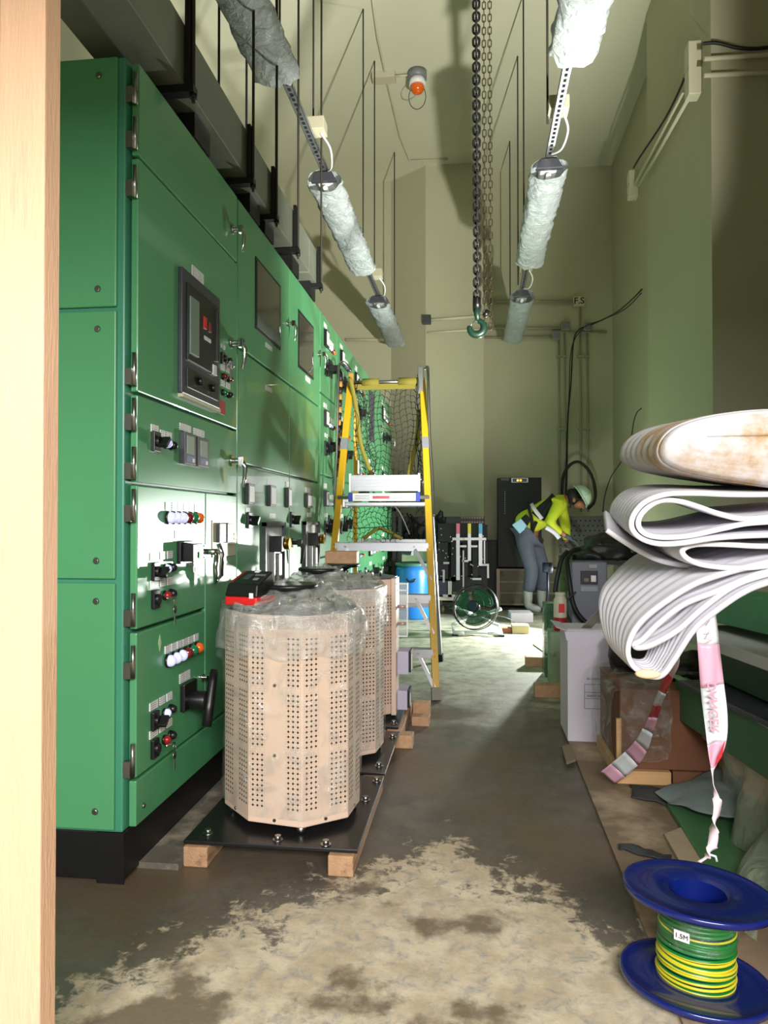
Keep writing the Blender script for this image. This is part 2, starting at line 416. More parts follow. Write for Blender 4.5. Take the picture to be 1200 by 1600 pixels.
# first cabinet, nearest the doorway
Y0, Y1 = 2.142, FY(370)
cab = thing('switchgear_cabinet', 'green steel switchgear cabinet nearest the doorway with bare panelled side', 'electrical cabinet', (-1.6, 2.6, 0), 'green switchgear line-up')
MB().box(-2.2, XB-.004, Y0, Y1-.003, .155, ZT).build('body', M_green_edge, cab, bevel=.006)
plinth(cab, Y0+.004, Y1)
b = MB(); b.box(-1.145, XB, Y0-.001, Y0+.0035, .0, .155); b.build('plinth_corner', M_black, cab)
for z0, z1 in ((.165, .912), (.925, 1.744), (1.757, 2.525)):
    sp = MB().box(-2.19, -1.085, Y0-.012, Y0, z0, z1).build('side_panel', M_green, cab, bevel=.004)
    for z in (z0+.055, z1-.055):
        for x in (-1.145, -2.13): screw(sp, x, Y0-.012, z)
yd = 2.172
d_y0[0] = yd
def hinges(d, zs):
    for z in zs: hinge(d, z)
YD = FY(321)
d1 = door(cab, yd, Y1-.004, 2.238, ZT-.004); hinges(d1, (2.44, 2.30))
handle(d1, FY(362), FZ(362, 357), .8)
d2 = door(cab, yd, Y1-.004, 1.502, 2.228); hinges(d2, (2.15, 1.57))
acb = sub(d2, 'breaker_frame', mat('charcoal_plastic', (48, 52, 60), .4), FY(277), FY(337), FZ(277, 613), FZ(277, 415), .016, bevel=.003)
ya, yb = FY(277), FY(337); za, zb = FZ(277, 613), FZ(277, 415); hh = zb-za; ww = yb-ya
def asub(name, m, u0, u1, v0, v1, t, base=.016): return MB().box(XF+base, XF+base+t, ya+ww*u0, ya+ww*u1, za+hh*v0, za+hh*v1).build(name, m, acb, bevel=.001)
asub('breaker_face', M_blk, .1, .9, .28, .9, .006); asub('breaker_lower_face', M_blk, .1, .92, .06, .22, .004)
asub('lever_plate', mat('grey_green_plate', (110, 128, 116), .4), .13, .34, .34, .8, .012)
asub('red_flag', M_red, .48, .56, .62, .72, .010); asub('counter_window', M_label, .5, .68, .53, .56, .009)
asub('red_button', mat('dark_red', (120, 30, 26), .4), .62, .68, .62, .7, .010)
asub('printed_notice', M_label, .74, .84, .27, .36, .010); asub('latch', M_blk, .82, .87, .4, .86, .014)
for u in (.4, .75):
    b = MB(); b.cyl((XF+.016, ya+ww*u, za+hh*.15), (XF+.035, ya+ww*u, za+hh*.15), .016); b.build('push_button', M_blk, acb)
sub(d2, 'breaker_sill', M_cream, ya, yb, za-.014, za-.002, .02)
label(d2, FY(298), FY(316), FZ(298, 430), FZ(298, 412))
handle(d2, FY(360), FZ(360, 535), .95)
knob(d2, FY(346), FZ(346, 560), .02, arm=False); knob(d2, FY(354), FZ(354, 563), .016, arm=False, base=False)
label(d2, FY(344), FY(350), FZ(344, 542), FZ(344, 536))
b = MB(); kc = at(360, 570, X=XF+.03); b.cyl(kc, kc+V((.0, .012, 0)), .016, n=12); b.box(kc.x-.003, kc.x+.003, kc.y-.002, kc.y+.01, kc.z-.06, kc.z); b.build('hanging_key', M_steel, d2)
for px, py, m in ((347, 588, M_lampr), (355.5, 592, M_lampr), (347, 613, M_lampg), (355.5, 617, M_blk)):
    lamp(d2, FY(px), FZ(px, py), m, .013); label(d2, FY(px-3), FY(px+3), FZ(px, py-10), FZ(px, py-19))
sub(d2, 'warning_plate', mat('red_plate', (170, 34, 40), .4), FY(339), FY(350), FZ(339, 644), FZ(339, 623), .004)
d3 = door(cab, yd, Y1-.004, 1.222, 1.492); hinges(d3, (1.43, 1.28))
knob(d3, FY(241), FZ(241, 690), .026); lamp(d3, FY(257), FZ(257, 693), M_lampw, .016); lamp(d3, FY(266), FZ(266, 696), M_blk, .015)
for a, c, e, f in ((235, 246, 674, 662), (249, 257, 682, 671), (259, 267, 684, 674)): label(d3, FY(a), FY(c), FZ(a, e), FZ(a, f))
for a, c, t, bt in ((280, 298, 674, 724), (301.5, 319, 682, 728)):
    mt = sub(d3, 'power_meter', M_dkgrey, FY(a), FY(c), FZ(a, bt), FZ(a, t), .02, bevel=.002)
    MB().box(XF+.02, XF+.0215, FY(a+3.5), FY(c-3.5), FZ(a, bt-16), FZ(a, t+5)).build('display', mat('lcd_grey', (160, 176, 164), .25), mt)
    MB().box(XF+.02, XF+.0212, FY(a+3), FY(c-3), FZ(a, bt-4), FZ(a, bt-13)).build('button_strip', mat('blue_grey', (96, 108, 150), .4), mt)
    MB().box(XF+.0213, XF+.022, FY(c-6), FY(c-3), FZ(a, bt-4), FZ(a, bt-10)).build('maker_badge', M_white, mt)
    label(d3, FY(a), FY(c-1), FZ(a, t-3), FZ(a, t-14))
handle(d3, FY(361), FZ(361, 720), .95)
d4 = door(cab, yd, YD-.004, .768, 1.212); hinges(d4, (1.15, .83))
d5 = door(cab, yd, YD-.004, .312, .756); hinges(d5, (.67, .37))
p6 = door(cab, YD+.003, Y1-.004, .312, 1.212, 'front_panel')
p7 = door(cab, yd, Y1-.004, .162, .302, 'kick_panel'); screw(p7, XF, FY(226), FZ(226, 1257), .009, 'x')
for d, rows in ((d4, (809, 795, 879, 826)), (d5, (1032, 1017, 1050, 0))):
    for i, (px, m) in enumerate(zip((262, 271.5, 280.5, 289.5, 298, 306.5), (M_lampw, M_lampw, M_lampw, M_lampr, M_lampg, M_lampo))):
        y = FY(px); z = FZ(262, rows[0])
        lamp(d, y, z, m, .021); label(d, y-.021, y+.021, z+.026, z+.052)
label(d4, FY(273), FY(291), FZ(273, 842), FZ(273, 829)); label(d5, FY(281), FY(297), FZ(281, 1068), FZ(281, 1053))
b = MB(); b.box(XF, XF+.015, FY(276), FY(297), FZ(276, 882), FZ(276, 846)); b.box(XF+.015, XF+.055, FY(279), FY(295), FZ(279, 878), FZ(279, 850)); b.build('rotary_isolator', M_blk, d4, bevel=.003)
b = MB(); b.box(XF+.056, XF+.06, FY(287), FY(289), FZ(288, 872), FZ(288, 862)); b.build('green_pointer', mat('green_mark', (30, 150, 60), .4), d4)
# oval chrome handle
b = MB(); hy, hz = FY(318), FZ(318, 862); b.cyl((XF, hy, hz), (XF+.01, hy, hz), .026); b.cyl((XF, hy, hz), (XF+.06, hy, hz), .012)
b.tube([(XF+.06, hy, hz+.03), (XF+.07, hy+.012, hz-.01), (XF+.068, hy+.01, hz-.09), (XF+.05, hy, hz-.12), (XF+.048, hy-.005, hz-.06), (XF+.055, hy, hz)], .010); b.build('handle', M_chrome, d4)
# black lever on the lowest door
b = MB(); hy, hz = FY(293), FZ(293, 1093); b.box(XF, XF+.018, FY(282), FY(302), FZ(282, 1112), FZ(282, 1070)); b.cyl((XF+.01, hy, hz), (XF+.075, hy, hz), .034); b.build('lever_base', M_blk, d5, bevel=.003)
b = MB(); b.tube([(XF+.085, hy+.05, hz+.10), (XF+.085, hy+.03, hz+.06), (XF+.085, hy, hz-.01), (XF+.085, hy-.03, hz-.085)], [.014, .016, .018, .017], 12)
b.tube([(XF+.085, hy+.05, hz+.1), (XF+.06, hy+.09, hz+.08), (XF+.06, hy+.07, hz), (XF+.075, hy, hz-.01)], .008); b.build('lever', M_blk, d5)
handle(d5, FY(316), FZ(316, 1058), .6)
for d, py in ((d4, 893), (d4, 936), (d5, 1125), (d5, 1168)):
    z = FZ(241, py); row2 = py in (936, 1168)
    knob(d, FY(241), z, .024, arm=not row2)
    lamp(d, FY(257), z+.004, mat('red_mushroom', (150, 24, 22), .3) if row2 else M_lampw, .015); lamp(d, FY(266), z+.006, M_blk, .015)
    for a, c in ((234.5, 247), (250, 258), (261, 269)): label(d, FY(a), FY(c), z+.036, z+.062)
    if row2:
        ky = FY(250); b = MB(); b.cyl((XF+.03, ky-.02, z), (XF+.045, ky+.02, z), .004)
        b.tube([(XF+.045, ky+.02+.012*math.cos(t), z-.012+.012*math.sin(t)) for t in [2*PI*i/12 for i in range(12)]], .0012, 5, closed=True)
        b.cyl((XF+.043, ky+.02, z-.04), (XF+.046, ky+.02, z-.04), .013, n=12); b.box(XF+.043, XF+.046, ky+.016, ky+.024, z-.09, z-.04); b.build('hanging_key', M_steel, d)
st = at(249, 1005, X=XF); sx_ = MB(); sx_.prism([(XF+.001, st.y-.012, st.z), (XF+.001, st.y, st.z-.028), (XF+.001, st.y+.012, st.z), (XF+.001, st.y, st.z+.028)], (.001, 0, 0)); sx_.build('sticker', mat('pale_sticker', (170, 200, 150), .6), d5)
# meter plate on the narrow panel
mp_ = sub(p6, 'meter_plate', M_cream, FY(331), FY(367), FZ(331, 872), FZ(331, 813), .004)
for a, c in ((336, 346), (348.5, 358)):
    q = MB().box(XF+.004, XF+.02, FY(a), FY(c), FZ(a, 848), FZ(a, 818)).build('earth_meter', M_dkgrey, mp_, bevel=.002)
    MB().box(XF+.02, XF+.022, FY(a+1.5), FY(c-1.5), FZ(a, 845), FZ(a, 821)).build('meter_face', M_white, q)
b = MB(); b.cyl((XF+.004, FY(362), FZ(362, 838)), (XF+.016, FY(362), FZ(362, 838)), .014); b.build('brass_lock', M_brass, mp_)

# second and third cabinets with smoked windows and open breaker compartments
def winbox(d, a, c, t, bt):
    f = sub(d, 'window', M_blkr, FY(a), FY(c), FZ(a, bt), FZ(a, t), .004, bevel=.001)
    MB().box(XF+.004, XF+.006, FY(a)+.015, FY(c)-.015, FZ(a, bt)+.015, FZ(a, t)-.015).build('glass', M_glass_dark, f)
def meter(d, a, c, t, bt, face=M_white):
    q = sub(d, 'panel_meter', M_blk, FY(a), FY(c), FZ(a, bt), FZ(a, t), .02, bevel=.002)
    MB().box(XF+.02, XF+.0215, FY(a)+.012, FY(c)-.012, FZ(a, bt)+.012, FZ(a, t)-.012).build('meter_face', face, q)
    label(d, FY(a)+.005, FY(c)-.005, FZ(a, t-2), FZ(a, t-10))
def comp(d, a, c, t, bt):
    """white-lined breaker compartment recessed in a dark frame"""
    y0, y1, z0, z1 = FY(a), FY(c), FZ(a, bt), FZ(a, t)
    b = MB(); b.box(XF, XF+.02, y0, y0+.02, z0, z1); b.box(XF, XF+.02, y1-.02, y1, z0, z1); b.box(XF, XF+.02, y0, y1, z1-.02, z1)
    f = b.build('compartment_frame', M_dkgrey, d)
    MB().box(XF, XF+.004, y0+.02, y1-.02, z0, z1-.02).build('compartment_lining', mat('white_enamel', (205, 210, 212), .4), f)
    ym = (y0+y1)/2
    b = MB(); b.box(XF+.004, XF+.045, ym-.03, ym+.02, z1-.42, z1-.16); b.box(XF+.004, XF+.03, ym-.07, ym-.05, z1-.36, z1-.1); b.build('breaker_mechanism', M_steel, f, bevel=.003)
    b = MB(); b.cyl((XF+.02, ym+.01, z1-.11), (XF+.09, ym+.01, z1-.11), .03); b.build('brass_barrel', M_brass, f)
    b = MB(); b.box(XF+.004, XF+.07, ym-.08, ym-.02, z1-.15, z1-.07); b.build('latch_block', M_blk, f, bevel=.003)
    MB().box(XF+.004, XF+.03, ym-.03, ym+.05, z0+.02, z0+.1).build('lower_block', M_blk, f, bevel=.003)
zA, zB = FZ(382, 550), FZ(384, 727)
def cabinet(y0, y1, label_, splits):
    c = thing('switchgear_cabinet', label_, 'electrical cabinet', (-1.6, (y0+y1)/2, 0), 'green switchgear line-up')
    MB().box(-2.2, XB-.004, y0+.001, y1-.002, .155, ZT).build('body', M_green_edge, c, bevel=.004); plinth(c, y0, y1)
    ds = []
    for z0, z1 in zip(splits[:-1], splits[1:]): ds.append(door(c, y0+.005, y1-.005, z0+.006, z1-.006))
    return c, ds
Y2, Y3 = FY(452), FY(500)
c2, ds = cabinet(Y1, Y2, 'green steel switchgear cabinet with large smoked window, second from the doorway', [.16, .30, zB, zA, ZT])
winbox(ds[3], 398, 437, 399, 513); handle(ds[3], Y2-.06, FZ(446, 503), .8); label(ds[3], FY(414), FY(424), FZ(414, 541), FZ(414, 534)); label(ds[2], FY(414), FY(424), FZ(414, 609), FZ(414, 601))
meter(ds[1], 382, 392, 755, 788); meter(ds[1], 417, 426, 758, 791, mat('pale_meter_face', (200, 205, 205), .3)); meter(ds[1], 445.5, 451, 762, 793)
knob(ds[1], FY(388), FZ(388, 813), .03); label(ds[1], FY(384), FY(390), FZ(384, 801), FZ(384, 793)); label(ds[1], FY(421), FY(430), FZ(421, 810), FZ(421, 802))
comp(ds[1], 409, 441, 816, 925)
c3, ds = cabinet(Y2, Y3, 'green steel switchgear cabinet with narrow smoked window, third from the doorway', [.16, .30, zB, zA, ZT])
winbox(ds[3], 465, 489, 482, 573); handle(ds[3], Y3-.06, FZ(496, 552), .8); label(ds[3], FY(477), FY(484), FZ(477, 594), FZ(477, 586))
handle(ds[1], FY(456), FZ(456, 848), 1.0, M_dkst)
knob(ds[1], FY(455), FZ(455, 812), .035); meter(ds[1], 476, 484, 771, 793); label(ds[1], FY(480), FY(486), FZ(480, 808), FZ(480, 801))
comp(ds[1], 473, 495, 815, 900)
gen = [(Y3, FY(526), 'green switchgear cabinet just left of the ladder, with black knobs on small doors', 4),
       (FY(526), FY(549), 'green switchgear cabinet partly hidden by the left rail of the ladder', 4),
       (FY(549), FY(571), 'green switchgear cabinet seen through the left side of the ladder net', 3),
       (FY(571), FY(592), 'green switchgear cabinet with dark grey window seen through the ladder net', 3),
       (FY(592), FY(612), 'green switchgear cabinet at the far end of the row beside the back wall', 3)]
for gi, (y0, y1, lb, n) in enumerate(gen):
    zs = [.16, .30]+[.3+(ZT-.3)*k/n for k in range(1, n+1)]
    c, ds = cabinet(y0, y1, lb, zs)
    for k, d in enumerate(ds[1:]):
        z0, z1 = zs[k+1], zs[k+2]; h = z1-z0; W = y1-y0
        handle(d, y1-.08, z0+h*.45, .8, M_dkst if k % 2 else None)
        if gi == 3 and k == 2:
            f = sub(d, 'window', M_dkgrey, y0+W*.25, y0+W*.6, z0+.12, z1-.12, .006); continue
        knob(d, y0+W*.3, z0+h*.35, .04); knob(d, y0+W*.55, z0+h*.4, .05)
        q = sub(d, 'panel_meter', M_blk, y0+W*.2, y0+W*.36, z0+h*.62, z0+h*.82, .02); MB().box(XF+.02, XF+.022, y0+W*.22, y0+W*.34, z0+h*.64, z0+h*.8).build('meter_face', M_white, q)
        label(d, y0+W*.2, y0+W*.36, z0+h*.85, z0+h*.91)
        for j, m in enumerate((M_lampwo, M_lampwo, M_lampr, M_lampo)):
            lamp(d, y0+W*(.46+.09*j), z0+h*.66, m, .016); label(d, y0+W*(.44+.09*j), y0+W*(.49+.09*j), z0+h*.72, z0+h*.78)
        label(d, y0+W*.25, y0+W*.4, z0+h*.49, z0+h*.54)

# ---------------------------------------------------------------- cable trunking over the cabinets
TX, TZ0, TZ1 = -1.0, 2.62, 2.83
tr = thing('cable_trunking', 'galvanised sheet-metal cable trunking hung above the green cabinets', 'cable trunking', (-1.3, 3, TZ0))
y = .4
for i, yy in enumerate((1.45, 1.8, 2.46, 3.15, 3.85, 4.4)):
    ye = (1.8, 2.46, 3.15, 3.85, 4.4, 4.78)[i]
    MB().box(-1.24, TX, yy+.003, ye-.003, TZ0+(.0 if i % 2 else .004), TZ1).build('trunking_section', M_galv, tr, bevel=.002)
for yy in (2.62, 3.3, 3.55, 4.1, 4.55):
    MB().box(-1.22, -1.03, yy, yy+.16, ZT+.001, TZ0-.001).build('drop_box', M_dkst, tr)
for i, yy in enumerate((2.46, 3.16, 3.55, 4.0, 4.62)):
    br = thing('trunking_hanger', 'dark steel hanger bar and threaded rod under the trunking, %s' % ('closest to the doorway', 'second from the doorway', 'third from the doorway', 'fourth from the doorway', 'at its far end')[i], 'hanger', (TX, yy, TZ0), 'trunking hangers')
    MB().box(-1.29, TX+.035, yy-.02, yy+.02, TZ0-.03, TZ0-.003).build('hanger_bar', M_dkst, br)
    b = MB(); b.box(TX+.006, TX+.022, yy-.025, yy+.025, TZ0-.003, TZ1+(.5 if i == 0 else .02)); b.build('upright_angle', M_dkst, br)
    for x in (TX+.028, -1.27):
        MB().cyl((x, yy, TZ0-.06), (x, yy, CZ), .007, n=6).build('threaded_rod', M_rod, br)
    b = MB(); b.cyl((TX+.028, yy, TZ0-.045), (TX+.028, yy, TZ0-.03), .014, n=6); b.build('nut', M_dkst, br)
# steel frame over the first cabinet, seen at the top left
fr = thing('cable_ladder_frame', 'dark steel upright frame standing behind the nearest cabinet top', 'cable ladder', (-2.0, 2.75, ZT))
for x in (-2.12, -1.92, -1.80): MB().box(x-.02, x+.02, 2.7, 2.74, ZT, 4.6).build('upright', M_dkst, fr)
for i in range(6): MB().box(-2.12, -1.80, 2.705, 2.735, 2.7+.3*i, 2.73+.3*i).build('rung', M_galv, fr)
b = MB(); b.beam((-2.5, 2.9, 3.3), (-1.75, 3.4, 2.7), .05, .03); b.build('sloping_strip', M_galv, fr)

# ---------------------------------------------------------------- lighting tracks
def track(X, lab, cat='lighting track'):
    t = thing('lighting_track', lab, cat, (X, 5, 3.5), 'slotted lighting tracks')
    b = MB(); b.box(X-.024, X+.024, 1.9, 9.6, 3.50, 3.503); b.box(X-.024, X-.022, 1.9, 9.6, 3.5, 3.53); b.box(X+.022, X+.024, 1.9, 9.6, 3.5, 3.53)
    b.build('channel', M_alu, t)
    b = MB()
    for rng_ in ((3.72, 4.9), (6.72, 7.7)):
        yy = rng_[0]
        while yy < rng_[1]:
            b.box(X-.009, X+.009, yy, yy+.028, 3.4985, 3.5); yy += .05
    o = b.build('slots', M_hole, t)
    return t
track(-1.02, 'slotted steel lighting track over the cabinets, left of the chain')
track(.49, 'slotted steel lighting track on the right, beyond the chain')
def batten(X, y0, y1, lab, seed):
    t = thing('light_fitting', lab, 'light fitting', (X, y0, 3.4), 'plastic-wrapped light fittings')
    b = MB(); b.box(X-.055, X+.055, y0+.04, y1-.04, 3.43, 3.49); b.build('housing', M_white, t, bevel=.01)
    b = MB(); b.prism([(X-.09, y0, 3.42), (X+.09, y0, 3.42), (X+.055, y0, 3.485), (X-.055, y0, 3.485)], (0, .04, 0)); b.build('end_cap', M_dkgrey, t, bevel=.004)
    b = MB(); b.cyl((X, y0+.06, 3.40), (X, y1-.06, 3.40), .016); b.build('tube', mat('fluorescent_tube', (235, 240, 240), .3), t)
    rows = []
    N = 46; K = 26
    for i in range(N+1):
        yy = y0+.02+(y1-y0-.02)*i/N; row = []
        for j in range(K+1):
            a = 2*PI*j/K
            p = V((math.cos(a)*.118, 0, math.sin(a)*.072))
            q = 1+.16*nz((math.cos(a), math.sin(a), yy*7), 2.2, seed)+.10*nz((math.cos(a)*3, math.sin(a)*3, yy*14), 2, seed+3)
            if i in (0, N): q *= 1.05
            row.append((X+p.x*q, yy+.012*nz((math.cos(a), math.sin(a), i), 3, seed)*(3 if i in (0, N) else 1), 3.43+p.z*q))
        row[-1] = row[0]
        rows.append(row)
    b = MB(); b.grid(rows); b.build('plastic_wrap', M_bag, t)
names = ('nearest the doorway', 'halfway down the hall', 'farthest down the hall')
for X, side in ((-1.02, 'left'), (.49, 'right')):
    for k, (y0, y1) in enumerate(((2.05, 3.72), (4.92, 6.7), (7.72, 9.55))):
        batten(X, y0, y1, 'plastic-wrapped light fitting on the %s track, %s' % (side, names[k]), k+(5 if X > 0 else 0))
for X, ys, side in ((-1.02, (3.78, 4.6, 6.72, 7.5, 9.4), 'left'), (.44, (4.53, 6.70, 7.6, 9.3), 'right')):
    for k, yy in enumerate(ys):
        lb = 'long thin suspension rod holding the %s lighting track, %s' % (side, ('first', 'second', 'third', 'fourth', 'fifth')[k]+' from the doorway')
        b = MB(); b.cyl((X, yy, 3.505), (X, yy, CZ), .007, n=6); tag(b.build('suspension_rod', M_rod), lb, 'rod', 'suspension rods of the lighting tracks')
for X, yy, lb in ((-.99, 4.55, 'small square conduit box beside the left track, nearest the doorway'), (-.98, 7.35, 'small white conduit box beside the left track, deep in the hall'), (.50, 4.5, 'square conduit box above the right track, nearest the doorway'), (.50, 7.3, 'small white conduit box above the right track, deep in the hall')):
    t = thing('conduit_box', lb, 'junction box', (X, yy, 3.55), 'conduit boxes on the lighting tracks')
    MB().box(X-.06, X+.06, yy-.06, yy+.06, 3.55, 3.63).build('box', M_cream, t, bevel=.004)
    b = MB(); b.tube(bez([(X+.03, yy, 3.55), (X+.07, yy+.1, 3.5), (X+.05, yy+.25, 3.46), (X, yy+.38, 3.49)]), .007); b.build('flexible_lead', M_white, t)

# ---------------------------------------------------------------- ceiling alarm and conduit
t = thing('ceiling_beacon', 'orange and white beacon lamp on the ceiling with a wire loop', 'beacon', at(650, 110, Z=CZ))
a = at(652, 112, Z=CZ); 
MB().cyl(a, a-V((0, 0, .08)), .10, n=24).build('base', M_grey, t)
MB().cyl(a-V((0, 0, .08)), a-V((0, 0, .15)), .085, n=24).build('collar', M_white, t)
b = MB(); b.ball(a-V((0, 0, .17)), .075, rz=.07); b.build('lens', M_lampo, t)
b = MB(); c0 = a-V((0, 0, .27)); b.tube([c0+V((.09*math.sin(q), 0, .13*math.cos(q))) for q in [2*PI*i/24 for i in range(24)]], .004, 5, closed=True); b.build('wire_loop', M_wire, t)
t = thing('conduit_box', 'cream conduit box on the ceiling beside the orange beacon', 'junction box', at(600, 116, Z=CZ))
a2 = at(600, 116, Z=CZ); MB().box(a2.x-.12, a2.x+.12, a2.y-.07, a2.y+.07, CZ-.07, CZ).build('box', M_cream, t, bevel=.004)
b = MB(); b.cyl(a2+V((.12, 0, -.03)), a+V((-.09, 0, -.03)), .012); b.build('short_conduit', M_cream, t)
cp = [at(574, -60, Z=CZ-.02), at(590, 60, Z=CZ-.02), at(604, 125, Z=CZ-.02), at(625, 215, Z=CZ-.02), at(640, 251, Z=CZ-.02), at(700, 249, Z=CZ-.02)]
b = MB(); b.tube(cp, .011); 
tag(b.build('ceiling_conduit', M_cream), 'thin cream conduit running along the ceiling past the beacon', 'conduit')

# ---------------------------------------------------------------- chain hoist
HY = 4.0
def PX(px, py, Y=HY): return at(px, py, Y=Y)
t = thing('chain_hoist', 'black chain hoist with a dark green hook hanging from the ceiling', 'hoist', PX(745, 520))
def link(b, c, L, W, r, turn):
    pts = []
    for i in range(16):
        q = 2*PI*i/16; z = math.sin(q)*W/2+(L/2-W/2)*(1 if math.sin(q) >= 0 else -1); x = math.cos(q)*W/2
        pts.append(c+(V((x, 0, z)) if not turn else V((0, x, z))))
    b.tube(pts, r, 6, closed=True)
ztop = 5.45
for px, L, W, r, zb, nm in ((745, .050, .034, .0068, 2.2, 'load_chain'), (757, .042, .019, .0026, 2.1, 'hand_chain'), (766, .042, .019, .0026, 2.1, 'hand_chain')):
    x = PX(px, 300).x; z = zb+.05; k = 0; b = MB(); last = None; kind_ = r
    while z < (4.05 if True else ztop):
        link(b, V((x+.002*math.sin(z*3), HY, z)), L, W, r, k % 2); z += L-2*r-.002; k += 1
    b.build(nm, mat('blackened_chain', (10, 10, 11), .75, .1) if nm == 'load_chain' else mat('rusty_chain', (58, 50, 36), .5, .6), t)
    MB().cyl((x, HY, 4.05), (x, HY, ztop), r*1.6, n=6).build('chain_run', M_wire, t)
MB().box(-.12, .2, HY-.12, HY+.12, ztop, CZ).build('hoist_body', M_dkst, t, bevel=.02)
hk = PX(745, 512); b = MB(); pts = []
for i in range(26):
    q = math.radians(80-280*i/25); pts.append(hk+V((math.cos(q)*.038, 0, math.sin(q)*.038)))
b.tube(pts, [.014+.007*math.sin(PI*i/25) for i in range(25)]+[.004], 10)
b.tube([hk+V((.006, 0, .035)), hk+V((0, 0, .075)), hk+V((0, 0, .11))], [.014, .016, .018], 10)
b.build('hook', mat('dark_green_forging', (18, 46, 34), .4), t)
b = MB(); b.cyl(hk+V((0, 0, .10)), hk+V((0, 0, .16)), .022); b.cyl(hk+V((.04, 0, .06)), hk+V((.06, 0, .09)), .013); b.build('swivel', M_blk, t)
b = MB(); b.tube([hk+V((0, 0, .05)), hk+V((-.028, 0, .02)), hk+V((-.036, 0, -.0))], .003, 6); b.build('safety_latch', M_steel, t)
M_mb = mat('matt_black_enamel', (9, 9, 11), .6)
# ---------------------------------------------------------------- voltage regulators on their steel plates
def perf(face, z0, z1, strips, pitch=.0168):
    """round holes with fine dots on a vertical face from p to q"""
    p, q = face; p = V((p[0], p[1], 0)); q = V((q[0], q[1], 0)); d = (q-p).normalized(); n = V((d.y, -d.x, 0))
    L = (q-p).length; H_ = MB(); D = MB()
    def disc(b, c, r, k):
        b.add([c+n*.0007+d*r*math.cos(2*PI*i/k)+V((0, 0, r*math.sin(2*PI*i/k))) for i in range(k)], [tuple(range(k))])
    nr = int((z1-z0)/pitch)
    for s, nc in strips:
        for c in range(nc):
            for r in range(nr):
                if r % 12 == 11: continue
                disc(H_, p+d*(s+c*pitch)+V((0, 0, z0+r*pitch)), .0042, 7)
        for c in range(2*nc+1):
            for r in range(2*nr):
                if c % 2 == 1 and r % 2 == 0: continue
                disc(D, p+d*(s+(c-1)*pitch/2)+V((0, 0, z0+(r)*pitch/2)), .0013, 4)
    return H_, D
PB = [(-.88, 2.54), (-.75, 2.40), (-.56, 2.365), (-.425, 2.47), (-.41, 2.62), (-.50, 2.78), (-.68, 2.84), (-.86, 2.72)]
